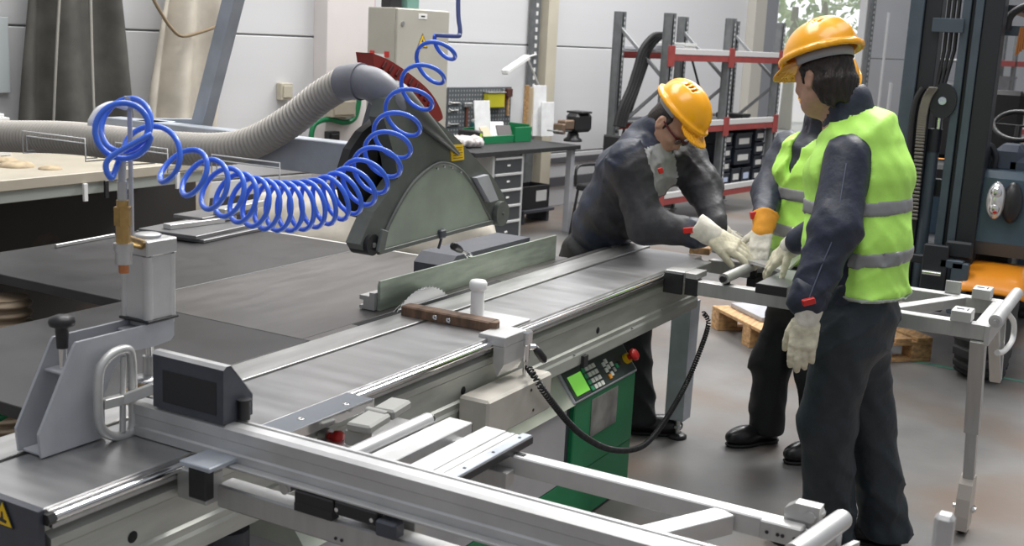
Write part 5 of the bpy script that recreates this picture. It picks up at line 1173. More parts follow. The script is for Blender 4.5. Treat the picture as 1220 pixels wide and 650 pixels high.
m = MB(); m.tube(rg_, .016, 8, closed=True); m.tube([sw, sw+V3(-.1, 0, -.35)], .02, 8); m.bar(rg_[0], rg_[12], .02, .012); m.build('steering_wheel', M_black, fk)
m = MB(); m.ab(7.8, 8.3, .9, 1.5, 1.0, 1.12, .04); m.ab(8.25, 8.38, .9, 1.5, 1.125, 1.6, .05); m.build('driver_seat', M_blackm, fk)
for u, v in ((1203, 10), (1203, 36)):
    q = Xp(u, v, 7.3); m = MB(); m.ab(7.3, 9.3, q[1]-.8, q[1]+.02, q[2]-.02, q[2]+.02) if v == 10 else m.ab(7.3, 7.34, q[1]-.5, q[1]+.04, q[2]-.03, q[2]+.025); m.build('roof_guard_bar', M_fkd if v == 10 else M_fk, fk)
q = Xp(1207, 30, 7.25); m = MB(); m.tube(spline([q+V3(0, .03, -.03), q+V3(0, .02, .05), q+V3(0, -.04, .10), q+V3(0, -.12, .12)], 6), .022, 8); m.build('work_lamp_cable', M_black, fk)
for x_, y_ in ((7.45, .70), (7.45, 1.36), (9.2, .70), (9.2, 1.36)):
    m = MB(); m.ab(x_, x_+.06, y_-.025, y_+.025, .95, float(Xp(1203, 10, 7.3)[2])); m.build('roof_post', M_fkd, fk)
q = Xp(1215, 45, 7.22); m = MB()
for k in range(5): m.tube(spline([q+V3(0, -.01*k, .06), q+V3(.0, .004-.01*k, .0), q+V3(0, .01-.012*k, -.10+.012*k)], 4), .006, 6)
o = m.build('cord_bundle', mat('orange_cord', (.45, .17, .05), .7)); tag(o, 'orange and black cord bundle hanging at the forklift roof edge', 'cord')
# stock behind the forklift
br = thing('storage_rack', wl(13.5, 2.2, 0), 'rack with red beams far behind the forklift at the right picture edge', 'rack')
zA, zB = wsz(Wp(1202, 75, 2.45)), wsz(Wp(1202, 118, 2.45)); rs0, rs1 = zA[0]-1.6, zA[0]+2.2
for z_ in (zB[2]-.5, zB[2], zA[2]):
    m = MB(); wbox(m, rs0, rs1, 2.42, 2.47, z_-.05, z_+.03); m.build('beam', mat('far_beam', (.45, .07, .06), .5), br)
    m = MB(); wbox(m, rs0, rs1, 1.7, 2.41, z_-.0, z_+.02); m.build('shelf_board', M_white, br)
for s_ in (rs0-.06, (rs0+rs1)/2, rs1+.06):
    for o_ in (1.7, 2.42):
        m = MB(); wbox(m, s_-.05, s_+.05, o_, o_+.05, 0, 2.2); m.build('upright', M_post, br)
rg = np.random.default_rng(11)
for i in range(7):
    s_ = rs0+.3+i*.48; h_ = rg.uniform(.12, .3); z_ = (zB[2]-.478, zB[2]+.022)[i % 2]
    boxt('metal_part', s_-.14, s_+.14, 1.8, 2.25, z_, z_+h_, (M_white, M_greyp, M_rwhite, M_pine)[i % 4], 'metal goods on the far rack behind the forklift', 'goods', 'goods on the far rack')

a, b = Zp(1040, 421, 0), Zp(1260, 462, 0)
m = MB(); m.bar(a+V3(0, 0, .001), b+V3(0, 0, .001), .05, .0015, ch=.0003); o = m.build('floor_line', mat('green_tape', (.10, .26, .20), .6, noise=.2, nscale=12)); tag(o, 'faded green line on the floor beside the trolley leg', 'line')
q = Zp(836, 301, T); m = MB(); m.box((q[0]+.02, q[1]+.01, T+.0165), (.16, .09, .030), rotz(.25), .003); o = m.build('wood_block', M_pine); tag(o, 'small brown wood block under the cream glove at the table end', 'block')

# ================================================================== people
M_skin = mat('skin', (.50, .29, .20), .5, noise=.06, nscale=40, bump=.03, bscale=200)
M_navy = mat('navy_cloth', (.020, .026, .047), .52, noise=.2, nscale=30, bump=.35, bscale=30)
M_char = mat('charcoal_cloth', (.030, .030, .036), .58, noise=.2, nscale=30, bump=.35, bscale=30)
M_yoke = mat('grey_yoke', (.36, .37, .38), .7, noise=.08, nscale=30, bump=.1, bscale=400)
M_trou = mat('trouser_cloth', (.017, .026, .034), .55, noise=.18, nscale=25, bump=.3, bscale=28)
M_trblk = mat('trouser_black', (.010, .011, .013), .7, noise=.15, nscale=25, bump=.1, bscale=400)
M_vest = mat('hi_vis_lime', (.52, .95, .15), .55, noise=.04, nscale=20, bump=.2, bscale=22)
M_refl = mat('reflective_grey', (.27, .275, .28), .45, .15, bump=.05, bscale=300)
M_piping = mat('vest_piping', (.30, .34, .28), .5)
M_helmet = mat('helmet_yellow', (.95, .42, .0), .28, coat=.35)
M_band = mat('headband_grey', (.36, .36, .37), .55)
M_hair = mat('dark_hair', (.018, .011, .008), .45, noise=.4, nscale=60, stretch=(1, 1, .15), bump=.5, bscale=160)
M_glove = mat('glove_cream', (.66, .62, .47), .8, noise=.12, nscale=35, bump=.2, bscale=260)
M_glovew = mat('glove_white', (.72, .69, .60), .85, noise=.1, nscale=35, bump=.25, bscale=300)
M_gloveo = mat('glove_orange', (.78, .34, .03), .75, noise=.08, nscale=30, bump=.15, bscale=260)
M_shoe = mat('shoe_black', (.012, .012, .013), .3)
RT = unit(V3(.489, -.872, 0)); FW = unit(V3(.872, .489, 0)); UP = V3(0, 0, 1)
def frame(f, up=UP):
    f = unit(f); r = unit(np.cross(f, up)); return np.stack([r, f, np.cross(r, f)], 1)     # columns right, forward, up
def wr_(p, a=.0045, ph=0., k=1.):
    x, y, z = p[..., 0], p[..., 1], p[..., 2]
    q1 = z*.8+x*.5-y*.35; q2 = x*.7+y*.7; q3 = z*.55-x*.4+y*.75; q4 = .6*x-.75*y+.3*z
    m1 = .5+.5*np.sin(11*q2+7*q3+2*ph); m2 = .5+.5*np.sin(13*q1-6*q4+ph)
    r1 = 1-np.abs(np.sin(30*k*q1+2.8*np.sin(8*q2+ph)+1.1*np.sin(21*q4)+ph)); r2 = 1-np.abs(np.sin(38*k*q3+2.4*np.sin(10*q1+ph*2)+.9*np.sin(25*q2)))
    return a*(.55-1.5*r1**2.2*m1-1.1*r2**2.4*m2+.25*np.sin(64*q4+3*np.sin(20*q1)))
def bands(parts): return parts
def head(S, c, R, k=.02, face=True):
    P = lambda r, f, u: c+R @ V3(r, f, u)
    S.ell(P(0, -.012, .03), (.076, .095, .095), R, k)
    S.ell(P(0, .018, -.035), (.062, .070, .085), R, .04)
    S.cone(P(0, .045, -.095), P(0, .055, -.088), .026, .024, .04)           # chin
    for s in (-1, 1): S.cone(P(.045*s, .0, -.06), P(.02*s, .05, -.088), .024, .022, .035)
    if face:
        S.cone(P(0, .078, -.005), P(0, .098, -.040), .009, .014, .018)          # nose
        S.ell(P(0, .098, -.046), (.016, .012, .009), R, .008)
        S.ell(P(0, .072, .014), (.055, .018, .011), R, .02)                     # brow
        for s in (-1, 1):
            S.ell(P(.030*s, .090, -.006), (.017, .012, .010), R, .008, 's')
            S.ell(P(.030*s, .076, -.007), (.014, .010, .011), R, .004)          # eyeball
            S.ell(P(.036*s, .070, -.030), (.02, .016, .016), R, .02)            # cheek
        S.ell(P(0, .082, -.066), (.024, .012, .006), R, .006); S.ell(P(0, .081, -.076), (.020, .012, .006), R, .006)
        S.cone(P(-.02, .094, -.0705), P(.02, .094, -.0705), .002, .002, .004, 's')
    for s in (-1, 1):
        S.ell(P(.080*s, -.012, -.012), (.010, .019, .032), R @ roteuler(.25, 0, 0), .008)
        S.ell(P(.089*s, -.008, -.010), (.006, .010, .020), R, .006, 's')
def helmet(root, c, R, name_label):
    P = lambda r, f, u: c+R @ V3(r, f, u)
    b = .24
    S = SDF(c-b, c+b, .0058)
    S.ell(P(0, -.004, .045), (.116, .138, .124), R, .004)
    S.ell(P(0, -.004, .075), (.028, .146, .098), R, .02)                        # crown ridge
    S.ell(P(0, -.005, .040), (.106, .127, .112), R, .004, 's')
    S.box(P(0, -.004, -.055), (.3, .3, .0995), R, .002, .004, 's')              # cut below rim plane (u<.045)
    def rim(p):
        q = (p-P(0, -.004, .049)) @ R; rr = np.sqrt((q[..., 0]/.121)**2+(q[..., 1]/.149)**2)
        d = np.abs(rr-1)*.128-.0065; return np.maximum(d, np.abs(q[..., 2])-.010)
    S.put(c-.2, c+.2, rim, .008)
    def peak(p):
        q = (p-P(0, .118, .040)) @ R; x, y, z = q[..., 0], q[..., 1], q[..., 2]
        zz = z+.45*y+4.5*x*x*.6; out = np.sqrt((x/.100)**2+(np.maximum(y+.02, 0)/.092)**2)-1
        return np.maximum(np.maximum(np.abs(zz)-.0045, out*.085), -y-.035)
    S.put(P(0, .12, .02)-.16, P(0, .12, .02)+.16, peak, .010)
    for s in (-1, 1):
        for k in range(3): S.box(P(s*(.040+.0*k), -.055+.022*k, .152-.003*abs(k-1)), (.017, .0045, .02), R @ roteuler(0, s*.42, 0), .002, .003, 's')
    h = S.build('helmet', M_helmet, root, relax=1)
    m = MB(); rg = [P(.093*math.sin(a), -.004+.112*math.cos(a), .030) for a in np.linspace(1.3, 2*math.pi-1.3, 22)]
    rows = [[p+R @ V3(0, 0, dz) for p in rg] for dz in (.018, -.014)]
    rows[1] = [c+(p-c)*.985 for p in rows[1]]
    m.grid(rows, True, .003); m.build('headband', M_band, h, label='grey headband')
    return h
def glove(root, w, d, n, side, L=1.0, curl=(.35, .35, .4, .45), tc=.5, mt=None, cuffm=None, cuff=.085, cr=.056, spread=.10, cufflen=None, label=None):
    """w wrist, d finger direction, n back-of-hand normal, side=+1 thumb towards n x d."""
    d = unit(d); n = unit(n-d*(n @ d)); t = np.cross(n, d)*side
    S = SDF(w-.24*L, w+.27*L, .0042)
    pal = w+d*.060*L
    S.box(pal, (.048*L, .042*L, .017*L), np.stack([d, t, n], 1), .014*L, .02)
    S.cone(w-d*.01, w+d*.03*L, .030*L, .030*L, .03)
    for k, (yo, ln, r) in enumerate(((.033, .080, .0118), (.011, .090, .0122), (-.011, .084, .0118), (-.032, .066, .0108))):
        p = w+d*(.098-.006*abs(k-1))*L+t*yo*L; a = curl[k]*.45; dirv = unit(d+t*(yo*spread*22*.12)); ln = ln*L
        S.cone(p-d*.03*L, p, r*1.1*L, r*1.1*L, .008)
        for sg, fr in ((0, .46), (1, .30), (2, .24)):
            dd = dirv*math.cos(a)-n*math.sin(a); q = p+dd*ln*fr; S.cone(p, q, r*L*(1.06-.06*sg), r*L*(1.0-.06*sg), .003); p = q; a += curl[k]
    p = w+d*.025*L+t*.034*L; dd = unit(d*(.62+.3*(tc-.5))+t*(.75-.45*(tc-.5))-n*.25)
    for sg, fr in ((0, .038), (1, .036), (2, .028)):
        q = p+dd*fr*L; S.cone(p, q, (.0165-.0022*sg)*L, (.0145-.0022*sg)*L, .008 if sg == 0 else .004); p = q; dd = unit(dd*(1-.35*tc)+d*.45*tc-n*.25*tc)
    S.mod(lambda p_, f: f+.0010*np.sin(p_[..., 0]*260+2*np.sin(p_[..., 2]*150))*np.sin(p_[..., 1]*210+p_[..., 2]*130))
    g = S.build('glove', mt or M_glove, root, relax=1, label=label)
    C = SDF(w-.2, w+.2, .005)
    C.cone(w-d*cuff, w+d*.012, cr, cr*.78, .01); C.mod(lambda p_, f: np.maximum(f, -((p_-w) @ d)-cuff-.006)); C.cone(w-d*(cuff+.03), w-d*(cuff-.004), cr*.85, cr*.82, .004, 's')
    C.mod(lambda p_, f: f+.0016*np.sin(p_[..., 0]*90+p_[..., 2]*70)*np.sin(p_[..., 1]*80))
    C.build('glove_cuff', cuffm or M_glovew, g, relax=1)
    return g
def shoe(root, heel, toe):
    heel = np.array([heel[0], heel[1], 0.]); toe = np.array([toe[0], toe[1], 0.]); f = unit(toe-heel); R = frame(f); L = np.linalg.norm(toe-heel); P = lambda r, y, u: heel+R @ V3(r, y, u)
    S = SDF(np.minimum(heel, toe)-.12, np.maximum(heel, toe)+V3(.12, .12, .2), .007)
    S.ell(P(0, L-.085, .045), (.048, .088, .044), R, .02); S.ell(P(0, .05, .055), (.037, .055, .055), R, .03); S.cone(P(0, .05, .06), P(0, L-.1, .045), .036, .040, .03); S.cone(P(0, .045, .07), P(0, .03, .12), .04, .044, .03)
    S.mod(lambda p, f_: np.maximum(f_, .016-p[..., 2]))
    sh_ = S.build('shoe', M_shoe, root, relax=1)
    T_ = SDF(np.minimum(heel, toe)-.12, np.maximum(heel, toe)+V3(.12, .12, .06), .006)
    T_.ell(P(0, L-.085, .03), (.051, .091, .05), R, .02); T_.ell(P(0, .05, .03), (.040, .058, .05), R, .03); T_.cone(P(0, .05, .03), P(0, L-.1, .03), .040, .044, .03)
    T_.mod(lambda p, f_: np.maximum(np.maximum(f_, p[..., 2]-.0165), .0005-p[..., 2]))
    T_.build('sole', M_blackm, sh_, relax=0)
def person(loc, label): return thing('person', (loc[0], loc[1], 0), label, 'person')
def lerp(a, b, t): return np.asarray(a)*(1-t)+np.asarray(b)*t
def limits(pts, m): P = np.array(pts); return P.min(0)-m, P.max(0)+m
def body_mesh(root, J, hc, HR, rights):
    pts = [J['pel'], J['chest'], J['neck'], hc, *J['la'], *J['ra'], *J['ll'], *J['rl']]
    lo, hi = limits(pts, .17); lo[2] = max(lo[2], .06); hi[2] = hc[2]+.16; zn = hc[2]-.17
    zs = np.concatenate([np.arange(lo[2], zn, .016), np.arange(zn, hi[2], .0056)])
    S = SDF(lo, hi, .0085, zs)
    S.loft([J['pel'], lerp(J['pel'], J['chest'], .5), J['chest'], lerp(J['chest'], J['neck'], .75)], [rights[0], lerp(rights[0], rights[1], .5), rights[1], rights[1]], [.145, .13, .15, .09], [.10, .095, .105, .07], .04)
    S.cone(lerp(J['chest'], J['neck'], .7), J['neck'], .07, .056, .04); S.cone(J['neck'], hc+HR @ V3(0, -.025, -.06), .056, .052, .03)
    head(S, hc, HR)
    for a in ('la', 'ra'): S.chain(J[a], [.052, .042, .034] if len(J[a]) == 3 else [.05, .05, .042, .034], .03); S.cone(J[a][-1], J[a][-1]+unit(J[a][-1]-J[a][-2])*.03, .030, .024, .02)
    for a in ('ll', 'rl'): S.chain(J[a], [.075, .058, .045], .04); S.cone(J[a][-1], J[a][-1]-V3(0, 0, .03), .045, .04, .02)
    return S.build('body', M_skin, root, relax=1)
def sleeve(S, A, R, k=.05): S.chain(A, R, k)
def piece_bar(par, name, p0, p1, w_, h_, mm, up=UP):
    m = MB(); m.bar(p0, p1, w_, h_, up, .002); return m.build(name, mm, par)

# ---------------------------------------------------------------- near worker, back half turned
pel = Dp(1018, 372, 3.98); chest = Dp(1024, 205, 3.97); neck = Dp(1002, 130, 3.96); hc = Dp(980, 92, 3.96)
fN = unit(V3(.02, 1, 0)); rN = unit(np.cross(fN, UP))
HRn = frame(V3(.43, .86, -.28))
lsh = chest-rN*.172+UP*.095+fN*.0; rsh = chest+rN*.172+UP*.095+fN*.03
lel = Dp(995, 272, 3.74); lwr = Dp(964, 352, 3.73)
rwr = Dp(953, 287, 4.45); rel = lerp(rsh, rwr, .5)+V3(.06, -.02, -.10)
lh = pel-rN*.09-UP*.02; rh = pel+rN*.09-UP*.02
Lank = Zp(986, 660, 0)+V3(0, 0, .10); Rank = Zp(1054, 652, 0)+V3(0, 0, .10)
lkn = lerp(lh, Lank, .47)+fN*.035-rN*.02; rkn = lerp(rh, Rank, .47)+fN*.03+rN*.015
pN = person((4.1, .82), 'standing worker in lime vest with his back half turned, nearest to the camera')
J = dict(pel=pel, chest=chest, neck=neck, la=[lsh-UP*.045, lel, lwr], ra=[rsh-UP*.045, rel, rwr], ll=[lh, lkn, Lank], rl=[rh, rkn, Rank])
body_mesh(pN, J, hc, HRn, [rN, rN])
# jacket
S = SDF(*limits([pel-UP*.1, chest, neck+UP*.05, lel, lwr, rel, rwr, lsh, rsh], .22), .0105)
tor = [pel+UP*.02, lerp(pel, chest, .5), chest, chest+UP*.105-fN*.0, lerp(chest, neck, .85)]
S.loft(tor, [rN]*5, [.175, .175, .185, .140, .075], [.13, .135, .140, .108, .07], .05)
S.chain([lsh-UP*.035, lel, lwr], [.080, .080, .064], .04); S.chain([rsh-UP*.03, rel, rwr], [.074, .068, .058], .04)
cu = unit(neck-chest); cN = neck+V3(0, -.015, .0)
S.mod(lambda p, f: f+wr_(p, .0075, .4, 1.))
S.cone(cN-cu*.06, cN+cu*.022-fN*.012, .088, .084, .02); S.cone(cN+cu*.0+fN*.01, cN+cu*.10, .064, .078, .006, 's')
jk = S.build('jacket', M_navy, pN, relax=1)
# shoulder patch, seam lines and cuff tab
sd = unit(lel-lsh); out = unit(V3(-1, -.25, 0))
m = MB(); m.tube(spline([lsh+out*.072+sd*.05, lerp(lsh, lel, .5)+out*.078, lel+out*.0785, lerp(lel, lwr, .5)+out*.0725, lwr+out*.064], 8), .0022, 6); m.build('sleeve_seam', mat('seam_thread', (.10, .12, .17), .7), jk)
S = SDF(lwr-.12, lwr+.12, .006); S.cone(lwr-unit(lwr-lel)*.012, lwr+unit(lwr-lel)*.012, .066, .064, .004); S.mod(lambda p, f: f+wr_(p, .004, 2.)); cufN = S.build('sleeve_cuff', M_navy, jk, relax=1)
rtab = Dp(962, 362, 3.655); piece_bar(jk, 'red_tab', rtab-RT*.016+UP*.002, rtab+RT*.022+UP*.014, .02, .02, M_red)
# vest
def vest(root, tor, r, f, A, B, zb, zt, sh, holes, vneck, bandz, wph, name='vest'):
    lo, hi = limits(tor, .30); S = SDF(lo, hi, .0095)
    S.loft(tor, [r]*len(tor), A, B, .05)
    S.mod(lambda p, f_: f_+wr_(p, .006, wph, .8))
    axis = unit(tor[2]-tor[0])
    S.mod(lambda p, f_: np.maximum(f_, zb-p[..., 2]))
    for a, b, ra, rb in holes: S.cone(a, b, ra, rb, .015, 's')
    for a, b, ra, rb in vneck: S.cone(a, b, ra, rb, .012, 's')
    v = S.build(name, M_vest, root, relax=1); F0 = S.f.copy()
    for z0 in bandz[:2]:
        S.f = F0; S.mod(lambda p, f_: np.maximum(f_-.0045, np.abs(p[..., 2]-((p-tor[0]) @ f)*bandz[2]-z0)-bandz[3])); S.build('reflective_band', M_refl, v, relax=1)
    S.f = F0; S.mod(lambda p, f_: np.maximum(np.maximum(f_-.003, np.abs(p[..., 2]-zb-.006)-.008), -(F0+.006))); S.build('hem_piping', M_piping, v, relax=1)
    return v
torv = [pel-UP*.10, pel+UP*.03, lerp(pel, chest, .5), chest, chest+UP*.11, lerp(chest, neck, .75)+UP*.01]
def zpx(u, v, d): return float(Dp(u, v, d)[2])
zb_ = zpx(1045, 352, 3.9); z1_ = zpx(1060, 247, 3.9); z2_ = zpx(1055, 307, 3.9)
hl = lsh+V3(-.02, 0, 0); hr = rsh+V3(.02, 0, 0)
vN = vest(pN, torv, rN, fN, [.192, .196, .200, .208, .178, .090], [.160, .166, .172, .174, .134, .092], zb_, 9, None, [(lsh-UP*.07-rN*.055, lsh-UP*.45-rN*.13, .088, .09), (lsh-UP*.02-rN*.085, lsh-UP*.07-rN*.055, .055, .088), (rsh-UP*.07+rN*.055, rsh-UP*.45+rN*.13, .088, .09), (rsh-UP*.02+rN*.085, rsh-UP*.07+rN*.055, .055, .088)], [(cN-cu*.03, cN+cu*.10+fN*.0, .083, .100), (cN-cu*.02+fN*.06, cN-cu*.16+fN*.22, .07, .03)], (z1_, z2_, -.10, .026), .3)
# trousers
S = SDF(*limits([pel+UP*.1, lkn, rkn, Lank-UP*.08, Rank-UP*.08, lh, rh], .19), .0105)
S.loft([pel+UP*.10, pel, pel-UP*.10], [rN]*3, [.17, .178, .168], [.13, .138, .128], .05)
S.chain([lh-UP*.06, lkn, Lank-UP*.045], [.106, .097, .090], .05); S.chain([rh-UP*.06, rkn, Rank-UP*.045], [.106, .095, .090], .05)
S.mod(lambda p, f: f+wr_(p, .008, 1.3, .85)+.003*np.sin(p[..., 2]*60)*(p[..., 2] < .25))
S.mod(lambda p, f: np.maximum(f, .045-p[..., 2]))
tr_ = S.build('trousers', M_trou, pN, relax=1)
for ank, kk in ((Lank, 0), (Rank, 1)):
    shoe(pN, ank-fN*.06, ank+fN*.22)
helmet(pN, hc+HRn @ V3(0, -.004, .028), HRn @ roteuler(-.06, 0, 0), '')
# hair
S = SDF(hc-.2, hc+.2, .0058); P = lambda r, f, u: hc+HRn @ V3(r, f, u)
S.ell(P(0, -.022, .02), (.083, .094, .10), HRn, .02); S.ell(P(0, -.062, -.035), (.066, .050, .062), HRn, .03)
for k in range(11):
    a = -1.5+k*.3; S.cone(P(.072*math.sin(a), -.03-.07*math.cos(a), -.03), P(.06*math.sin(a), -.035-.062*math.cos(a), -.088-.014*((k*7) % 3)), .019, .007, .02)
for s in (-1, 1): S.cone(P(.074*s, .022, .03), P(.075*s, .022, -.018), .014, .006, .012)
S.box(P(0, .12, .0), (.2, .09, .2), HRn, .01, .02, 's')
for s in (-1, 1): S.ell(P(.088*s, -.010, -.012), (.018, .024, .034), HRn, .008, 's')
S.mod(lambda p, f: f+.0022*np.sin(((p-hc) @ HRn)[..., 0]*330+((p-hc) @ HRn)[..., 1]*210+5*np.sin(p[..., 2]*38)))
S.build('hair', M_hair, pN, relax=0)
glove(pN, Dp(962, 377, 3.725), Dp(954, 426, 3.73)-Dp(962, 377, 3.725), -FW*.8-RT*.35, -1, 1.0, (.30, .34, .38, .42), 1.25, M_glove, M_glovew, .045, .050, label='cream work glove')
glove(pN, Dp(945, 292, 4.50), Dp(917, 314, 4.57)-Dp(945, 292, 4.50), UP*.8-FW*.4, 1, 1.0, (.32, .30, .32, .4), .5, M_glove, M_glovew, .05, .054, label='cream work glove')

# ---------------------------------------------------------------- bending worker behind the saw table
pel = Dp(706, 296, 5.46); chest = Dp(752, 208, 5.26); neck = Dp(780, 160, 5.22); hc = Dp(800, 148, 5.16)
spn = unit(chest-pel); fS = unit(RT*.86-FW*.42); rS = unit(np.cross(fS, UP))      # his right side is nearer the camera
rSc = unit(rS*.92+fS*.15-UP*.10)
HRs = frame(unit(RT*.50-FW*.46-UP*.66), unit(UP*.72+RT*.6-FW*.3))
nsh = Dp(748, 196, 5.02); fsh = Dp(815, 188, 5.34)
nwr = Dp(828, 277, 4.97); nel = Dp(770, 268, 5.0)
fwr = Dp(852, 268, 5.08); fel = Dp(838, 222, 5.24)
fh = pel+V3(.10, .06, -.02); nh = pel-rS*-.09-UP*.02; fh = pel-rS*.09-UP*.02
Nank = Zp(768, 526, 0)+V3(0, 0, .11); Nank = V3(4.865, 2.0, .11); nkn = V3(4.90, 2.09, .50)
Fank = V3(4.64, 2.46, .11); fkn = V3(4.80, 2.38, .49)
pS = person((4.95, 2.4), 'worker with yellow helmet bending over the saw table from behind')
J = dict(pel=pel, chest=chest, neck=neck, la=[lerp(fsh, fel, .12), fel, fwr], ra=[lerp(nsh, nel, .12), nel, nwr], ll=[fh, fkn, Fank], rl=[nh, nkn, Nank])
body_mesh(pS, J, hc, HRs, [rS, rSc])
S = SDF(*limits([pel-UP*.05, chest, neck, nel, nwr, fel, fwr, nsh, fsh], .24), .0105)
tor = [pel+spn*.07, pel+spn*.13, lerp(pel, chest, .55), chest, lerp(chest, neck, .65), neck]
S.loft(tor, [rS, rS, lerp(rS, rSc, .5), rSc, rSc, rSc], [.178, .19, .198, .205, .15, .075], [.130, .140, .15, .15, .115, .075], .05)
S.chain([nsh, nel, nwr], [.090, .082, .064], .05); S.chain([fsh, fel, fwr], [.088, .075, .06], .06); S.cone(chest, nsh, .14, .09, .06); S.cone(chest, fsh, .13, .088, .06)
S.mod(lambda p, f: f+wr_(p, .0085, 2.2, .95))
S.mod(lambda p, f: np.maximum(f, np.where(p[..., 1] < 2.16, .889-p[..., 2], f))); hemv = unit(spn+UP*.45); S.mod(lambda p, f: np.maximum(f, np.where(((p-pel) @ rS < .30) & (p[..., 2] < 1.05) & ((p-pel) @ fS < .22), -((p-pel) @ hemv)+.035, f)))
cS = neck+spn*.01; cu = unit(hc-neck); S.cone(cS-cu*.06, cS+cu*.03, .092, .086, .02); S.cone(cS+fS*.02, cS+cu*.12, .064, .078, .006, 's')
front = fS*.75-UP*.66
def fmS(c):
    o = np.zeros(len(c), int)
    q = c-chest; s = q @ spn; t = q @ unit(front); r = q @ rSc
    far = np.linalg.norm(c-(fsh*.75+fel*.25), axis=1)
    Q = chest+spn*.06+unit(front)*.08+rSc*.10; yoke = (np.linalg.norm(c-Q, axis=1) < .19) & (s > -.01+.25*np.abs(r-.05)) & (t > .0) & (r > -.12) & (r < .25) & (far > .10)
    o[(t > .0) & ~yoke & (s > -.25)] = 2
    o[yoke] = 1
    return o
jS = S.build('jacket', [M_navy, M_yoke, M_char], pS, relax=1, fmfn=fmS)
tb = unit(nwr-nel)
S = SDF(nwr-.12, nwr+.12, .006); S.cone(nwr-tb*.02, nwr+tb*.014, .067, .068, .004); S.mod(lambda p, f: f+wr_(p, .004, 2.)); S.build('sleeve_cuff', M_navy, jS, relax=1)
for (u, v, d_, w2) in ((822, 274, 4.895, .028), (771, 219, 5.05, .016), (787, 203, 5.02, .010)):
    q = Dp(u, v, d_); piece_bar(jS, 'red_tab', q-RT*w2-UP*.004, q+RT*w2+UP*.004, .016, .024, M_red)
S = SDF(*limits([pel+spn*.1, nkn, fkn, Nank-UP*.08, Fank-UP*.08, nh, fh], .18), .0115)
S.loft([pel+spn*.06, pel, pel-UP*.10], [rS]*3, [.165, .172, .16], [.118, .128, .12], .05)
S.chain([nh-UP*.04, nkn, Nank-UP*.05], [.105, .082, .078], .06); S.chain([fh-UP*.04, fkn, Fank-UP*.05], [.105, .082, .078], .06)
S.mod(lambda p, f: f+wr_(p, .008, .9, .85)); S.mod(lambda p, f: np.maximum(f, .05-p[..., 2]))
S.mod(lambda p, f: np.maximum(f, np.where((p[..., 1] < 2.165) & (p[..., 2] > .63), .02, f)))
pk = Dp(690, 300, 5.3)
tS = S.build('trousers', [M_trblk, M_yoke], pS, relax=1, fmfn=lambda c: ((np.linalg.norm(c-(pel+rS*.10-fS*.10+V3(0, 0, -.06)), axis=1) < .0)).astype(int))
a_ = Dp(686, 290, 5.27); b_ = Dp(694, 322, 5.27); piece_bar(tS, 'grey_side_stripe', Dp(694, 290, 5.345), Dp(701, 330, 5.345), .05, .012, M_yoke, FW)
shoe(pS, Nank-unit(V3(.45, -.75, 0))*.07, Nank+unit(V3(.45, -.75, 0))*.20); shoe(pS, Fank-fS*.09, Fank+fS*.19)
helmet(pS, hc+HRs @ V3(0, -.006, .030), HRs @ roteuler(.06, 0, 0), '')
S = SDF(hc-.2, hc+.2, .0065); P = lambda r, f, u: hc+HRs @ V3(r, f, u)
S.ell(P(0, -.02, .02), (.080, .094, .098), HRs, .02); S.ell(P(0, -.06, -.04), (.06, .045, .05), HRs, .03)
for s in (-1, 1): S.cone(P(.074*s, .018, .03), P(.074*s, .018, -.02), .010, .005, .012)
S.box(P(0, .12, .0), (.2, .09, .2), HRs, .01, .02, 's')
for s in (-1, 1): S.ell(P(.088*s, -.010, -.012), (.018, .024, .034), HRs, .008, 's')
S.build('hair', M_hair, pS, relax=0)
m = MB()
for s in (-1, 1): m.tube([P(.078*s, -.02, .006), P(.080*s, .05, .004), P(.062*s, .088, .0)], .0045, 6)
m.tube([P(-.062, .088, .0), P(0, .107, .002), P(.062, .088, 0)], .006, 6)
gl = m.build('safety_glasses', mat('glasses_frame', (.10, .008, .012), .35), pS)
m = MB()
for s in (-1, 1): m.sphere(P(.033*s, .098, -.010), 1, 12, 8, (.026, .006, .017), HRs)
m.build('lens', mat('smoke_lens', (.12, .10, .10), .1), gl)
tipS = Zp(892, 303, .945); wS = Dp(846, 279, 4.93)
glove(pS, wS, tipS-wS, UP*.75-FW*.5+RT*.2, -1, 1.22, (.22, .20, .22, .28), 1.5, M_glove, M_glovew, .065, .062, label='cream work glove')
glove(pS, Dp(858, 277, 5.10), Dp(893, 298, 5.06)-Dp(858, 277, 5.10), UP*.8-FW*.3, 1, 1.0, (.3, .3, .3, .3), .5, M_glovew, M_glovew, .06, .056)

# ---------------------------------------------------------------- third worker in vest behind
fT = unit(V3(-.86, .51, 0)); rT = unit(np.cross(fT, UP))
pel = Dp(962, 352, 5.18); chest = Dp(972, 205, 5.14); neck = Dp(980, 150, 5.10); hc = Dp(985, 112, 5.04)
rsh = chest+rT*.185+UP*.11; lsh = chest-rT*.185+UP*.11
rwr = Dp(910, 262, 4.98); rel = Dp(916, 228, 5.22)
lwr = Dp(1008, 318, 4.80); lel = Dp(1016, 258, 5.0)
HRt = frame(unit(-RT*.42-FW*.62-UP*.55), unit(UP*.8-FW*.5))
rh = pel+rT*.09-UP*.02; lh = pel-rT*.09-UP*.02
Ra = Zp(914, 530, 0)+V3(.03, .02, .11); La = Zp(978, 545, 0)+V3(0, 0, .11)
rkn = lerp(rh, Ra, .5)+fT*.05; lkn = lerp(lh, La, .5)+fT*.04
pT = person((5.1, 1.4), 'worker in lime vest facing the saw, mostly hidden behind the nearest worker')
J = dict(pel=pel, chest=chest, neck=neck, la=[lsh-UP*.045, lel, lwr], ra=[rsh-UP*.045, rel, rwr], ll=[lh, lkn, La], rl=[rh, rkn, Ra])
body_mesh(pT, J, hc, HRt, [rT, rT])
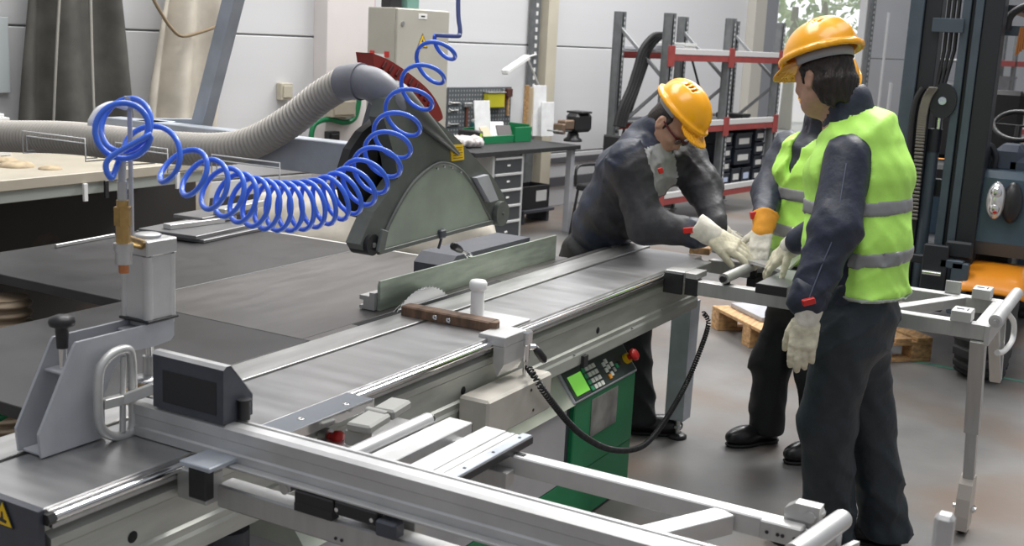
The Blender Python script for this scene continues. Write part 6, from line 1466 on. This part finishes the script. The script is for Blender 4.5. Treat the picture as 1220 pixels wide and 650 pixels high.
S = SDF(*limits([pel-UP*.08, chest, neck, rel, rwr, lel, lwr, rsh, lsh], .22), .011)
tor = [pel+UP*.0, lerp(pel, chest, .5), chest, chest+UP*.10, lerp(chest, neck, .85)]
S.loft(tor, [rT]*5, [.18, .18, .195, .165, .075], [.13, .13, .14, .115, .07], .05)
S.chain([rsh-UP*.02, rel, rwr], [.080, .072, .050], .05); S.chain([lsh-UP*.02, lel, lwr], [.08, .07, .058], .05)
S.mod(lambda p, f: f+wr_(p, .0075, 3.1, 1.)); cu = unit(neck-chest); S.cone(neck-cu*.05, neck+cu*.03, .085, .085, .02); S.cone(neck+fT*.01, neck+cu*.1, .066, .078, .006, 's')
jT = S.build('jacket', M_navy, pT, relax=1)
q = Dp(897, 257, 4.96); piece_bar(jT, 'red_tab', q-RT*.012, q+RT*.014+UP*.006, .02, .03, M_red)
q = Dp(975, 172, 4.93); piece_bar(jT, 'red_tab', q-UP*.03, q+UP*.03, .012, .012, M_red, FW)
torv = [pel-UP*.10, pel+UP*.03, lerp(pel, chest, .5), chest, chest+UP*.10, lerp(chest, neck, .75)+UP*.005]
vest(pT, torv, rT, fT, [.196, .198, .204, .212, .168, .085], [.155, .158, .16, .162, .13, .088], zpx(950, 318, 5.05), 9, None, [(rsh-UP*.07+rT*.055, rsh-UP*.45+rT*.13, .088, .09), (rsh-UP*.02+rT*.085, rsh-UP*.07+rT*.055, .055, .088), (lsh-UP*.07-rT*.055, lsh-UP*.45-rT*.13, .088, .09), (lsh-UP*.02-rT*.085, lsh-UP*.07-rT*.055, .055, .088)], [(neck-cu*.03, neck+cu*.1, .083, .10), (neck+fT*.06, neck-cu*.22+fT*.17, .07, .01)], (zpx(948, 233, 5.0), zpx(945, 277, 5.0), -.04, .028), 1.1)
S = SDF(*limits([pel+UP*.1, rkn, lkn, Ra-UP*.08, La-UP*.08, rh, lh], .18), .0115)
S.loft([pel+UP*.10, pel, pel-UP*.10], [rT]*3, [.17, .175, .165], [.128, .135, .125], .05)
S.chain([rh-UP*.06, rkn, Ra-UP*.05], [.102, .085, .086], .06); S.chain([lh-UP*.06, lkn, La-UP*.05], [.102, .085, .086], .06)
S.mod(lambda p, f: f+wr_(p, .008, 2.7, .85)); S.mod(lambda p, f: np.maximum(f, .05-p[..., 2])); S.build('trousers', M_trblk, pT, relax=1)
shoe(pT, Ra-fT*.07, Ra+unit(fT-RT*.2)*.22); shoe(pT, La-fT*.07, La+fT*.22)
helmet(pT, hc+HRt @ V3(0, -.006, .03), HRt @ roteuler(.06, 0, 0), '')
glove(pT, Dp(909, 273, 4.95), Dp(903, 303, 4.90)-Dp(909, 273, 4.95), -FW*.75-RT*.3+UP*.35, -1, 1.0, (.45, .5, .5, .55), .5, M_glovew, M_gloveo, .07, .056, label='white glove with orange cuff')
glove(pT, Dp(1005, 326, 4.79), Dp(990, 352, 4.76)-Dp(1005, 326, 4.79), UP*.8-FW*.4, 1, .95, (.35, .35, .35, .4), .5, M_glovew, M_gloveo, .07, .056)
